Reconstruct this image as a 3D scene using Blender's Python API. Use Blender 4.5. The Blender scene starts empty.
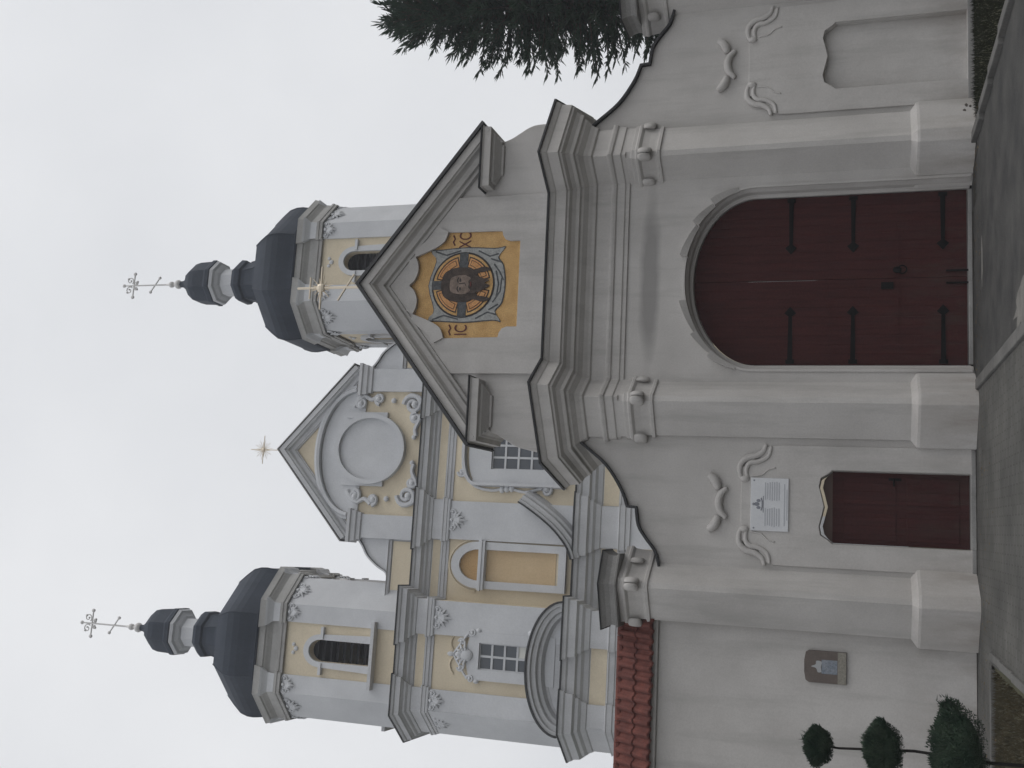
import bpy, bmesh, math, random
from mathutils import Vector, Matrix
from mathutils.geometry import tessellate_polygon
random.seed(7)
S = bpy.context.scene
COL = S.collection
PI = math.pi
R = math.radians

# ------------------------------------------------------------------ camera
F, PITCH, YAW, ROLL = 1050.0, R(18), R(7.5), R(0.3)
CX, CD, EYE = -3.68, 15.65, 1.6
f = Vector((math.sin(YAW)*math.cos(PITCH), math.cos(YAW)*math.cos(PITCH), math.sin(PITCH)))
r = Vector((math.cos(YAW), -math.sin(YAW), 0))
u = r.cross(f)
r2 = r*math.cos(ROLL) + u*math.sin(ROLL)
u2 = -r*math.sin(ROLL) + u*math.cos(ROLL)
cam = bpy.data.cameras.new('camera')
co = bpy.data.objects.new('camera', cam)
COL.objects.link(co)
cam.sensor_width = 36
cam.lens = 36*F/1024
cam.clip_end = 3000
# the photograph was taken with the phone held sideways: world up runs to the left of the picture
m = Matrix((-u2, r2, -f)).transposed().to_4x4()
m.translation = Vector((CX, -CD, EYE))
co.matrix_world = m
S.camera = co

# ------------------------------------------------------------------ world: an overcast sky
SUN_EL, SUN_AZ = R(50), R(104)          # azimuth measured from +Y towards +X
W = bpy.data.worlds.new('World')
S.world = W
W.use_nodes = True
nt = W.node_tree
nt.nodes.clear()
out = nt.nodes.new('ShaderNodeOutputWorld')
bg = nt.nodes.new('ShaderNodeBackground')
sky = nt.nodes.new('ShaderNodeTexSky')
sky.sky_type = 'NISHITA'
sky.sun_disc = False
sky.sun_elevation = SUN_EL
sky.sun_rotation = SUN_AZ
sky.dust_density = 6
sky.ozone_density = 1
hs = nt.nodes.new('ShaderNodeHueSaturation')
hs.inputs['Saturation'].default_value = 0.10
tc = nt.nodes.new('ShaderNodeTexCoord')
nz = nt.nodes.new('ShaderNodeTexNoise')
nz.inputs['Scale'].default_value = 2.2
nz.inputs['Detail'].default_value = 4
ramp = nt.nodes.new('ShaderNodeValToRGB')
ramp.color_ramp.elements[0].position = 0.25
ramp.color_ramp.elements[0].color = (7.3, 7.52, 7.92, 1)
ramp.color_ramp.elements[1].position = 0.75
ramp.color_ramp.elements[1].color = (9.4, 9.52, 9.75, 1)
mx = nt.nodes.new('ShaderNodeMix')
mx.data_type = 'RGBA'
mx.inputs[0].default_value = 0.88
nt.links.new(tc.outputs['Generated'], nz.inputs['Vector'])
nt.links.new(nz.outputs['Fac'], ramp.inputs['Fac'])
nt.links.new(sky.outputs['Color'], hs.inputs['Color'])
nt.links.new(hs.outputs['Color'], mx.inputs[6])
nt.links.new(ramp.outputs['Color'], mx.inputs[7])
nt.links.new(mx.outputs[2], bg.inputs['Color'])
bg.inputs['Strength'].default_value = 0.10
nt.links.new(bg.outputs[0], out.inputs[0])
sl = bpy.data.lights.new('sun', 'SUN')
sl.energy = 0.95
sl.angle = R(40)
sl.color = (1, 0.97, 0.93)
so = bpy.data.objects.new('sun', sl)
COL.objects.link(so)
sd = Vector((math.sin(SUN_AZ)*math.cos(SUN_EL), math.cos(SUN_AZ)*math.cos(SUN_EL), math.sin(SUN_EL)))
so.rotation_euler = sd.to_track_quat('Z', 'Y').to_euler()
S.view_settings.view_transform = 'Standard'
S.view_settings.look = 'None'
S.view_settings.exposure = 0
S.view_settings.gamma = 1
S.view_settings.use_curve_mapping = False

# ------------------------------------------------------------------ materials
def mat(name, col, rough=0.85, spec=0.3, metal=0.0):
    M = bpy.data.materials.new(name)
    M.use_nodes = True
    b = M.node_tree.nodes['Principled BSDF']
    b.inputs['Base Color'].default_value = (*col, 1)
    b.inputs['Roughness'].default_value = rough
    b.inputs['Metallic'].default_value = metal
    if 'Specular IOR Level' in b.inputs:
        b.inputs['Specular IOR Level'].default_value = spec
    return M

def noisy(name, c0, c1, scale=1.5, rough=0.9, bump=0.15, bscale=60, spec=0.25, metal=0.0, detail=6, fine=0.12, stretch=None):
    """two-tone weathered surface: broad blotches, fine speckle, bump"""
    M = mat(name, c0, rough, spec, metal)
    t = M.node_tree
    b = t.nodes['Principled BSDF']
    tcn = t.nodes.new('ShaderNodeTexCoord')
    vec = tcn.outputs['Object']
    if stretch:
        mp = t.nodes.new('ShaderNodeMapping')
        mp.inputs['Scale'].default_value = stretch
        t.links.new(vec, mp.inputs['Vector'])
        vecs = mp.outputs['Vector']
    else:
        vecs = vec
    n1 = t.nodes.new('ShaderNodeTexNoise')
    n1.inputs['Scale'].default_value = scale
    n1.inputs['Detail'].default_value = detail
    n1.inputs['Roughness'].default_value = 0.6
    t.links.new(vecs, n1.inputs['Vector'])
    rp = t.nodes.new('ShaderNodeValToRGB')
    rp.color_ramp.elements[0].position = 0.35
    rp.color_ramp.elements[1].position = 0.68
    rp.color_ramp.elements[0].color = (*c0, 1)
    rp.color_ramp.elements[1].color = (*c1, 1)
    t.links.new(n1.outputs['Fac'], rp.inputs['Fac'])
    n2 = t.nodes.new('ShaderNodeTexNoise')
    n2.inputs['Scale'].default_value = bscale
    n2.inputs['Detail'].default_value = 3
    t.links.new(vec, n2.inputs['Vector'])
    mr = t.nodes.new('ShaderNodeMapRange')
    mr.inputs['From Min'].default_value = 0.3
    mr.inputs['From Max'].default_value = 0.7
    mr.inputs['To Min'].default_value = 1-fine
    mr.inputs['To Max'].default_value = 1+fine
    t.links.new(n2.outputs['Fac'], mr.inputs['Value'])
    mm = t.nodes.new('ShaderNodeMix')
    mm.data_type = 'RGBA'
    mm.blend_type = 'MULTIPLY'
    mm.inputs[0].default_value = 1
    t.links.new(rp.outputs['Color'], mm.inputs[6])
    t.links.new(mr.outputs['Result'], mm.inputs[7])
    t.links.new(mm.outputs[2], b.inputs['Base Color'])
    if bump:
        bp = t.nodes.new('ShaderNodeBump')
        bp.inputs['Strength'].default_value = bump
        bp.inputs['Distance'].default_value = 0.02
        t.links.new(n2.outputs['Fac'], bp.inputs['Height'])
        t.links.new(bp.outputs[0], b.inputs['Normal'])
    return M

def add_stain(M, col, zlo, zhi, amount, scale=(2.2, 2.2, 0.6), thr=(0.42, 0.7)):
    """grime of its own shape that fades out between two heights of the wall"""
    t = M.node_tree
    b = t.nodes['Principled BSDF']
    src = b.inputs['Base Color'].links[0].from_socket
    tcn = t.nodes.new('ShaderNodeTexCoord')
    mp = t.nodes.new('ShaderNodeMapping')
    mp.inputs['Scale'].default_value = scale
    t.links.new(tcn.outputs['Object'], mp.inputs['Vector'])
    n = t.nodes.new('ShaderNodeTexNoise')
    n.inputs['Scale'].default_value = 1.0
    n.inputs['Detail'].default_value = 7
    n.inputs['Roughness'].default_value = 0.65
    t.links.new(mp.outputs[0], n.inputs['Vector'])
    a = t.nodes.new('ShaderNodeMapRange')
    a.inputs['From Min'].default_value = thr[0]
    a.inputs['From Max'].default_value = thr[1]
    t.links.new(n.outputs['Fac'], a.inputs['Value'])
    sp = t.nodes.new('ShaderNodeSeparateXYZ')
    t.links.new(tcn.outputs['Object'], sp.inputs[0])
    h = t.nodes.new('ShaderNodeMapRange')
    h.inputs['From Min'].default_value = zlo
    h.inputs['From Max'].default_value = zhi
    h.inputs['To Min'].default_value = amount
    h.inputs['To Max'].default_value = 0
    t.links.new(sp.outputs['Z'], h.inputs['Value'])
    mu = t.nodes.new('ShaderNodeMath')
    mu.operation = 'MULTIPLY'
    t.links.new(a.outputs[0], mu.inputs[0])
    t.links.new(h.outputs[0], mu.inputs[1])
    mixn = t.nodes.new('ShaderNodeMix')
    mixn.data_type = 'RGBA'
    t.links.new(mu.outputs[0], mixn.inputs[0])
    t.links.new(src, mixn.inputs[6])
    mixn.inputs[7].default_value = (*col, 1)
    t.links.new(mixn.outputs[2], b.inputs['Base Color'])

PLASTER = noisy('aged_white_plaster', (0.447, 0.430, 0.414), (0.532, 0.514, 0.496), 0.9, 0.92, 0.12, 45, 0.15, fine=0.05)
add_stain(PLASTER, (0.27, 0.235, 0.205), 0.0, 1.1, 0.8)
GRIME = dict(col=(0.31, 0.30, 0.285), zlo=30, zhi=40, amount=0.6, scale=(3.4, 3.4, 0.40), thr=(0.50, 0.76))
add_stain(PLASTER, **GRIME)
WHITE2 = noisy('church_white_plaster', (0.51, 0.52, 0.54), (0.61, 0.62, 0.64), 0.5, 0.92, 0.05, 20, 0.15, fine=0.04)
GREYW = noisy('church_cornice_plaster', (0.46, 0.465, 0.48), (0.56, 0.565, 0.58), 0.8, 0.92, 0.05, 20, 0.15, fine=0.06, stretch=(1, 1, 0.3))
SHADEDW = noisy('church_shaded_plaster', (0.33, 0.325, 0.315), (0.45, 0.445, 0.435), 0.9, 0.92, 0.05, 20, 0.15, fine=0.06)  # white plaster with the shade under the dome put into its colour
OCHRE = noisy('pale_ochre_plaster', (0.61, 0.53, 0.40), (0.68, 0.60, 0.46), 0.7, 0.92, 0.06, 20, 0.15, fine=0.05)
NICHE = noisy('niche_ochre_plaster', (0.55, 0.41, 0.25), (0.61, 0.47, 0.30), 0.7, 0.92, 0.06, 20, 0.15, fine=0.05)
SHADE_OCHRE = noisy('shaded_ochre_plaster', (0.42, 0.27, 0.13), (0.46, 0.31, 0.16), 0.7, 0.92, 0.06, 20, 0.15)  # ochre darkened in colour for the shade inside the lunette recess
SLATE = noisy('dark_slate_sheet', (0.019, 0.026, 0.039), (0.037, 0.047, 0.066), 0.9, 0.7, 0.05, 12, 0.2, stretch=(1, 1, 0.25))
FLASH = noisy('black_metal_flashing', (0.018, 0.018, 0.02), (0.035, 0.035, 0.038), 3, 0.6, 0.05, 30, 0.4)
CEMENT = noisy('grey_cement', (0.22, 0.215, 0.21), (0.30, 0.295, 0.285), 2.5, 0.9, 0.2, 60, 0.2, fine=0.1)
IRON = mat('black_iron', (0.005, 0.005, 0.005), 0.8, 0.1)
GOLD = noisy('gold_mosaic', (0.47, 0.275, 0.095), (0.60, 0.375, 0.15), 6, 0.6, 0.25, 70, 0.4, fine=0.28)
BRASS = mat('worn_gilt_metal', (0.74, 0.65, 0.52), 0.45, 0.5, 0.25)
STEELW = mat('weathered_white_metal', (0.60, 0.59, 0.58), 0.6, 0.4)
GLASS = mat('dark_window_glass', (0.055, 0.065, 0.08), 0.12, 0.6)
PALE_PANE = mat('pale_pane_reflection', (0.62, 0.62, 0.58), 0.5, 0.5)  # bright reflection in a single pane, painted as a pale colour
DARKIN = mat('dark_interior', (0.04, 0.04, 0.045), 0.95, 0.1)
TILE = noisy('red_clay_tile', (0.10, 0.034, 0.028), (0.165, 0.055, 0.042), 5, 0.85, 0.2, 40, 0.25, fine=0.15)
BARK = noisy('bark', (0.05, 0.04, 0.03), (0.09, 0.07, 0.055), 8, 0.95, 0.3, 50)
M_BLACK = mat('mosaic_black', (0.03, 0.025, 0.025), 0.6)
M_WHITE = noisy('mosaic_grey_white', (0.26, 0.265, 0.26), (0.38, 0.385, 0.375), 14, 0.6, 0.2, 60, fine=0.2)
M_STEEL = noisy('mosaic_steel_grey', (0.05, 0.055, 0.06), (0.11, 0.115, 0.12), 14, 0.6, 0.2, 60, fine=0.25)
M_ORNG = noisy('mosaic_orange', (0.50, 0.24, 0.09), (0.62, 0.33, 0.14), 14, 0.6, 0.2, 60, fine=0.2)
M_HAIR = noisy('mosaic_dark_brown', (0.035, 0.026, 0.022), (0.075, 0.055, 0.045), 14, 0.6, 0.2, 60, fine=0.25)
M_SKIN = noisy('mosaic_skin_brown', (0.14, 0.105, 0.085), (0.26, 0.20, 0.165), 9, 0.6, 0.2, 60, fine=0.2)
M_RED = mat('mosaic_maroon', (0.10, 0.025, 0.022), 0.6)

def wood(name, c0, c1, board):
    M = noisy(name, c0, c1, 3, 0.72, 0, 40, 0.12, stretch=(6, 6, 0.5), fine=0.15)
    t = M.node_tree
    b = t.nodes['Principled BSDF']
    tcn = t.nodes.new('ShaderNodeTexCoord')
    sp = t.nodes.new('ShaderNodeSeparateXYZ')
    t.links.new(tcn.outputs['Object'], sp.inputs[0])
    dv = t.nodes.new('ShaderNodeMath'); dv.operation = 'DIVIDE'; dv.inputs[1].default_value = board
    t.links.new(sp.outputs['X'], dv.inputs[0])
    fr = t.nodes.new('ShaderNodeMath'); fr.operation = 'FRACT'
    t.links.new(dv.outputs[0], fr.inputs[0])
    pp = t.nodes.new('ShaderNodeMath'); pp.operation = 'PINGPONG'; pp.inputs[1].default_value = 0.5
    t.links.new(fr.outputs[0], pp.inputs[0])
    mr = t.nodes.new('ShaderNodeMapRange')
    mr.inputs['From Max'].default_value = 0.08
    t.links.new(pp.outputs[0], mr.inputs['Value'])
    bp = t.nodes.new('ShaderNodeBump'); bp.inputs['Strength'].default_value = 0.35; bp.inputs['Distance'].default_value = 0.008
    t.links.new(mr.outputs[0], bp.inputs['Height'])
    t.links.new(bp.outputs[0], b.inputs['Normal'])
    return M
REDWOOD = wood('dark_red_painted_boards', (0.037, 0.0108, 0.0105), (0.054, 0.0145, 0.0138), 0.14)
REDWOOD_SCUFF = dict(col=(0.055, 0.040, 0.034), zlo=0.05, zhi=1.5, amount=0.7, scale=(5, 5, 1.6), thr=(0.46, 0.72))
add_stain(REDWOOD, **REDWOOD_SCUFF)
REDDOOR = wood('brown_red_painted_door', (0.036, 0.0115, 0.011), (0.050, 0.0145, 0.0138), 0.12)
add_stain(REDDOOR, **REDWOOD_SCUFF)
BROWN = mat('brown_wood', (0.09, 0.06, 0.05), 0.7)

def leafmat(name, c0, c1, scale):
    M = mat(name, c0, 0.95, 0.05)
    t = M.node_tree
    b = t.nodes['Principled BSDF']
    tcn = t.nodes.new('ShaderNodeTexCoord')
    n = t.nodes.new('ShaderNodeTexNoise'); n.inputs['Scale'].default_value = scale
    t.links.new(tcn.outputs['Object'], n.inputs['Vector'])
    rp = t.nodes.new('ShaderNodeValToRGB')
    rp.color_ramp.elements[0].position = 0.35; rp.color_ramp.elements[1].position = 0.65
    rp.color_ramp.elements[0].color = (*c0, 1); rp.color_ramp.elements[1].color = (*c1, 1)
    t.links.new(n.outputs['Fac'], rp.inputs['Fac'])
    t.links.new(rp.outputs['Color'], b.inputs['Base Color'])
    return M
SPRUCE = leafmat('spruce_needles', (0.024, 0.042, 0.030), (0.052, 0.080, 0.054), 1.8)
TOPI = leafmat('clipped_conifer_foliage', (0.022, 0.042, 0.028), (0.060, 0.085, 0.058), 7)
GRASSM = leafmat('short_grass', (0.050, 0.044, 0.028), (0.070, 0.058, 0.036), 3)

# ------------------------------------------------------------------ mesh builder
def put(o, parent):
    COL.objects.link(o)
    if parent is not None:
        o.parent = parent
    return o

class MB:
    def __init__(s):
        s.v = []; s.f = []
    def add(s, vs, fs):
        n = len(s.v)
        s.v += [tuple(p) for p in vs]
        s.f += [tuple(i+n for i in q) for q in fs]
    def box(s, x0, x1, y0, y1, z0, z1):
        s.add([(x0,y0,z0),(x1,y0,z0),(x1,y1,z0),(x0,y1,z0),(x0,y0,z1),(x1,y0,z1),(x1,y1,z1),(x0,y1,z1)],
              [(0,3,2,1),(4,5,6,7),(0,1,5,4),(1,2,6,5),(2,3,7,6),(3,0,4,7)])
        return s
    def plate(s, loops, y0, y1):
        """outline and holes in (x, z), thickness y0..y1"""
        pts = [p for l in loops for p in l]
        tri = tessellate_polygon([[Vector((p[0], p[1], 0)) for p in l] for l in loops])
        n = len(pts)
        vs = [(p[0], y0, p[1]) for p in pts] + [(p[0], y1, p[1]) for p in pts]
        fs = [tuple(t) for t in tri] + [tuple(i+n for i in reversed(t)) for t in tri]
        k = 0
        for l in loops:
            m_ = len(l)
            for i in range(m_):
                a, b = k+i, k+(i+1) % m_
                fs.append((a, b, b+n, a+n))
            k += m_
        s.add(vs, fs)
        return s
    def prism(s, plan, z0, z1):
        n = len(plan)
        tri = tessellate_polygon([[Vector((p[0], p[1], 0)) for p in plan]])
        vs = [(p[0], p[1], z0) for p in plan]+[(p[0], p[1], z1) for p in plan]
        fs = [tuple(t) for t in tri]+[tuple(i+n for i in t) for t in tri]
        fs += [(i, (i+1) % n, (i+1) % n+n, i+n) for i in range(n)]
        s.add(vs, fs)
        return s
    @staticmethod
    def _offs(path, closed, nf):
        n = len(path); res = []
        for i in range(n):
            segs = []
            if closed or i > 0:
                a, b = path[i-1], path[i]; segs.append((b[0]-a[0], b[1]-a[1]))
            if closed or i < n-1:
                a, b = path[i], path[(i+1) % n]; segs.append((b[0]-a[0], b[1]-a[1]))
            ns = []
            for d in segs:
                l = math.hypot(*d) or 1
                ns.append(nf(d[0]/l, d[1]/l))
            if len(ns) == 1:
                res.append(ns[0])
            else:
                mxx, myy = ns[0][0]+ns[1][0], ns[0][1]+ns[1][1]
                dd = 1+ns[0][0]*ns[1][0]+ns[0][1]*ns[1][1]
                dd = max(dd, 0.25)
                res.append((mxx/dd, myy/dd))
        return res
    def _sweep(s, path, prof, closed, nf, conv, cap):
        o = s._offs(path, closed, nf)
        n, k = len(path), len(prof)
        vs = []
        for (p, q) in zip(path, o):
            for (a, b) in prof:
                vs.append(conv(p[0]+q[0]*a, p[1]+q[1]*a, b))
        fs = []
        for i in range(n if closed else n-1):
            j = (i+1) % n
            for t in range(k-1):
                fs.append((i*k+t, j*k+t, j*k+t+1, i*k+t+1))
        if cap and not closed:
            fs.append(tuple(range(k))); fs.append(tuple((n-1)*k+t for t in reversed(range(k))))
        s.add(vs, fs)
        return s
    def sweep(s, path, prof, closed=False, cap=True):
        """plan path (x, y); the profile (offset, z) sticks out to the right of the direction of travel"""
        return s._sweep(path, prof, closed, lambda a, b: (b, -a), lambda x, y, z: (x, y, z), cap)
    def vsweep(s, path, prof, closed=False, cap=True):
        """path in the facade (x, z); the profile (offset to the left of travel, y)"""
        return s._sweep(path, prof, closed, lambda a, b: (-b, a), lambda x, z, y: (x, y, z), cap)
    def lathe(s, c, prof, n=16, phase=0.0, sq=1.0):
        k = len(prof); vs = []; fs = []
        for i in range(n):
            a = phase+2*PI*i/n
            for (rr, z) in prof:
                vs.append((c[0]+rr*math.cos(a), c[1]+rr*math.sin(a), c[2]+z))
        for i in range(n):
            j = (i+1) % n
            for t in range(k-1):
                fs.append((i*k+t, j*k+t, j*k+t+1, i*k+t+1))
        fs.append(tuple(i*k for i in range(n))); fs.append(tuple(i*k+k-1 for i in range(n)))
        s.add(vs, fs)
        return s
    def tube(s, pts, rad, n=6, flat=1.0):
        pts = [Vector(p) for p in pts]; k = len(pts)
        rads = rad if isinstance(rad, (list, tuple)) else [rad]*k
        vs = []; fs = []
        for i, p in enumerate(pts):
            d = (pts[min(i+1, k-1)]-pts[max(i-1, 0)]).normalized()
            a = d.cross(Vector((0, 1, 0)))
            if a.length < 0.1:
                a = d.cross(Vector((1, 0, 0)))
            a.normalize(); b = d.cross(a)
            for j in range(n):
                t = 2*PI*j/n
                vs.append(p+(a*math.cos(t)+b*math.sin(t)*flat)*rads[i])
        for i in range(k-1):
            for j in range(n):
                q = (j+1) % n
                fs.append((i*n+j, i*n+q, (i+1)*n+q, (i+1)*n+j))
        fs.append(tuple(range(n))); fs.append(tuple((k-1)*n+j for j in reversed(range(n))))
        s.add(vs, fs)
        return s
    def ball(s, c, rx, ry=None, rz=None, nu=10, nv=7):
        ry = rx if ry is None else ry; rz = rx if rz is None else rz
        vs = [(c[0], c[1], c[2]-rz)]; fs = []
        for i in range(1, nv):
            ph = -PI/2+PI*i/nv
            for j in range(nu):
                t = 2*PI*j/nu
                vs.append((c[0]+rx*math.cos(ph)*math.cos(t), c[1]+ry*math.cos(ph)*math.sin(t), c[2]+rz*math.sin(ph)))
        vs.append((c[0], c[1], c[2]+rz))
        for j in range(nu):
            q = (j+1) % nu
            fs.append((0, 1+q, 1+j)); fs.append((len(vs)-1, 1+(nv-2)*nu+j, 1+(nv-2)*nu+q))
            for i in range(nv-2):
                fs.append((1+i*nu+j, 1+i*nu+q, 1+(i+1)*nu+q, 1+(i+1)*nu+j))
        s.add(vs, fs)
        return s
    def scroll(s, cx, cz, y, r0, a0, turns, w, hand=1, r1=0.25, tail=None):
        """a stucco spiral lying on the wall"""
        N = int(16*abs(turns))+4
        pts = []; rs = []
        for i in range(N+1):
            t = i/N
            rr = r0*(1-t*(1-r1)); a = a0+hand*2*PI*turns*t
            pts.append((cx+rr*math.cos(a), y, cz+rr*math.sin(a)))
            rs.append(w*(1-0.35*t))
        s.tube(pts, rs, 6)
        s.ball(pts[-1], w*1.5)
        return s
    def build(s, name, mt, parent=None, smooth=False, bevel=0.0, weld=True):
        me = bpy.data.meshes.new(name)
        me.from_pydata(s.v, [], s.f)
        bm = bmesh.new(); bm.from_mesh(me)
        if weld:
            bmesh.ops.remove_doubles(bm, verts=bm.verts, dist=0.0004)
        bmesh.ops.recalc_face_normals(bm, faces=bm.faces)
        if smooth:
            for q in bm.faces: q.smooth = True
        bm.to_mesh(me); bm.free()
        me.materials.append(mt)
        o = bpy.data.objects.new(name, me)
        put(o, parent)
        if bevel:
            md = o.modifiers.new('soft_edge', 'BEVEL')
            md.width = bevel; md.segments = 2; md.limit_method = 'ANGLE'; md.angle_limit = R(38)
        return o

def tag(o, label=None, cat=None, group=None, kind=None):
    if label: o['label'] = label
    if cat: o['category'] = cat
    if group: o['group'] = group
    if kind: o['kind'] = kind
    return o
def thing(name, label, cat, loc=(0, 0, 0), rz=0.0, group=None):
    o = bpy.data.objects.new(name, None)
    o.empty_display_size = 0.3
    COL.objects.link(o)
    o.location = loc; o.rotation_euler = (0, 0, rz)
    return tag(o, label, cat, group, 'thing')
def part(name, parent, loc=(0, 0, 0)):
    o = bpy.data.objects.new(name, None)
    o.empty_display_size = 0.2
    o.location = loc
    return put(o, parent)
def arc(cx, cz, rx, rz, a0, a1, n):
    return [(cx+rx*math.cos(R(a0+(a1-a0)*i/n)), cz+rz*math.sin(R(a0+(a1-a0)*i/n))) for i in range(n+1)]
def mirror(p):
    return [(-x, z) for (x, z) in reversed(p)]
def smooth_pts(p, n=4):
    """Catmull-Rom through the points"""
    res = []
    for i in range(len(p)-1):
        p0, p1, p2, p3 = p[max(i-1, 0)], p[i], p[i+1], p[min(i+2, len(p)-1)]
        for k in range(n):
            t = k/n
            res.append(tuple(0.5*((2*p1[c])+(-p0[c]+p2[c])*t+(2*p0[c]-5*p1[c]+4*p2[c]-p3[c])*t*t+(-p0[c]+3*p1[c]-3*p2[c]+p3[c])*t**3) for c in (0, 1)))
    res.append(tuple(p[-1]))
    return res

# ================================================================== GROUND
def sheet(name, pts, z, mt, kind='structure'):
    b = MB(); b.add([(x, y, z) for x, y in pts], [tuple(range(len(pts)))])
    o = b.build(name, mt); tag(o, kind=kind)
    return o
EARTH = noisy('trodden_earth_and_grass', (0.05, 0.05, 0.03), (0.085, 0.08, 0.05), 0.6, 0.95, 0.4, 30)
ASPH = noisy('worn_asphalt', (0.034, 0.034, 0.034), (0.072, 0.070, 0.066), 1.6, 0.8, 0.4, 90, 0.3, fine=0.25)
PAVE = noisy('grey_paving', (0.070, 0.069, 0.065), (0.122, 0.119, 0.111), 1.1, 0.85, 0.1, 80, 0.3, fine=0.15)
def add_setts(M, sc):
    t = M.node_tree; b = t.nodes['Principled BSDF']
    src = b.inputs['Base Color'].links[0].from_socket
    tcn = t.nodes.new('ShaderNodeTexCoord')
    br = t.nodes.new('ShaderNodeTexBrick')
    br.inputs['Scale'].default_value = sc
    br.inputs['Color1'].default_value = (1, 1, 1, 1); br.inputs['Color2'].default_value = (0.82, 0.82, 0.80, 1)
    br.inputs['Mortar'].default_value = (0.66, 0.65, 0.63, 1)
    br.inputs['Mortar Size'].default_value = 0.022
    br.inputs['Brick Width'].default_value = 0.5; br.inputs['Row Height'].default_value = 0.25
    t.links.new(tcn.outputs['Object'], br.inputs['Vector'])
    mm = t.nodes.new('ShaderNodeMix'); mm.data_type = 'RGBA'; mm.blend_type = 'MULTIPLY'; mm.inputs[0].default_value = 1
    t.links.new(src, mm.inputs[6]); t.links.new(br.outputs['Color'], mm.inputs[7])
    t.links.new(mm.outputs[2], b.inputs['Base Color'])
    bp = t.nodes.new('ShaderNodeBump'); bp.inputs['Strength'].default_value = 0.5; bp.inputs['Distance'].default_value = 0.01
    bp.invert = True
    t.links.new(br.outputs['Fac'], bp.inputs['Height'])
    t.links.new(bp.outputs[0], b.inputs['Normal'])
add_setts(PAVE, 2.4)
sheet('ground', [(-150, -150), (150, -150), (150, 150), (-150, 150)], -0.03, EARTH)
sheet('road', [(-40, -40), (40, -40), (40, -9), (-40, -9)], -0.02, ASPH)
sheet('driveway', [(-1.56, -9), (2.35, -9), (1.75, -1.2), (1.7, 0.9), (1.7, 7), (-1.56, 7), (-1.56, -0.3)], -0.004, ASPH)
sheet('pavement', [(-5.0, -8.9), (-1.72, -8.9), (-1.72, 0.2), (-16, 0.2), (-16, -1.55), (-5.2, -1.55)], 0.0, PAVE)
sheet('churchyard', [(-40, 1.0), (40, 1.0), (40, 60), (-40, 60)], -0.012, EARTH)
KERB = noisy('concrete_kerb', (0.10, 0.098, 0.093), (0.145, 0.142, 0.135), 2, 0.9, 0.3, 50, fine=0.12)
b = MB()
for i in range(9):
    y = -8.9+i*0.95
    b.box(-1.715, -1.565, y, y+0.94, -0.1, 0.035+random.uniform(-0.004, 0.004))
tag(b.build('kerb', KERB, bevel=0.012), kind='structure')
b = MB()
for i in range(9):
    y = -8.9+i*0.95
    x = 2.40-0.083*(i+0.5)*0.95
    b.box(x, x+0.14, y, y+0.94, -0.1, 0.06+random.uniform(-0.004, 0.004))
tag(b.build('kerb', KERB, bevel=0.012), kind='structure')
b = MB()
for i in range(8):
    b.box(-5.22+0.012*i, -5.13+0.012*i, -8.9+i*0.92, -8.9+i*0.92+0.91, -0.1, 0.03)
for i in range(11):
    b.box(-5.24-(i+1)*1.0, -5.24-i*1.0-0.01, -1.64, -1.55, -0.1, 0.03)
tag(b.build('kerb', KERB, bevel=0.01), kind='structure')
# pale worn patches on the drive
PATCH = noisy('pale_sandy_patch', (0.13, 0.125, 0.115), (0.19, 0.183, 0.17), 4, 0.9, 0.3, 60, fine=0.2)
def patch(cx, cy, rx, ry, rot, z):
    p = []
    for i in range(26):
        a = 2*PI*i/26; k = 1+random.uniform(-0.22, 0.22)
        x, y = rx*k*math.cos(a), ry*k*math.sin(a)
        p.append((cx+x*math.cos(rot)-y*math.sin(rot), cy+x*math.sin(rot)+y*math.cos(rot)))
    sheet('driveway_patch', p, z, PATCH)
patch(-0.10, -0.98, 0.34, 0.09, 0.0, 0.0005)
patch(-1.30, -4.6, 0.24, 0.75, 0.15, 0.0005)

DARK_GROUND = noisy('dark_ground_strip', (0.025, 0.023, 0.02), (0.06, 0.055, 0.048), 5, 0.95, 0.4, 50, fine=0.25)
def dark_strip(xs, y_in, w, z):  # ragged dark sheet laid on the ground along a wall base
    a = []; b_ = []
    n = 40
    for i in range(n+1):
        x = xs[0]+(xs[1]-xs[0])*i/n
        y0 = y_in(x)
        a.append((x, y0)); b_.append((x, y0-w*random.uniform(0.35, 1.2)))
    sheet('dark_mark', a+b_[::-1], z, DARK_GROUND)
dark_strip((0.9, 2.2), lambda x: -0.05 if x < 1.5 else -0.30, 0.30, 0.001)  # dark sheet painted for the shadowed crack line at the gate foot
dark_strip((-1.5, 0.9), lambda x: 0.15, 0.22, 0.0015)
dark_strip((-8.0, -4.9), lambda x: 0.05, 0.12, 0.004)
dark_strip((-4.2, -2.5), lambda x: -0.05, 0.10, 0.004)
LITTER = leafmat('dry_leaf', (0.09, 0.065, 0.04), (0.20, 0.16, 0.10), 9)
lb = MB()
for i in range(420):
    k = random.random()
    if k < 0.5: x, y = random.uniform(-1.5, 2.2), -0.35-abs(random.gauss(0, 0.35))
    else: x, y = random.uniform(-7, -1.9), -0.62-abs(random.gauss(0, 0.6))
    a = random.uniform(0, 2*PI); l = random.uniform(0.008, 0.024)
    d = Vector((math.cos(a), math.sin(a), random.uniform(-.2, .2)))*l; e = Vector((-math.sin(a), math.cos(a), random.uniform(-.3, .3)))*l*0.6
    p = Vector((x, y, 0.018))
    lb.add([p-d, p+e, p+d, p-e], [(0, 1, 2, 3)])
tag(lb.build('leaf_litter', LITTER, weld=False), kind='stuff')

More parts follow.
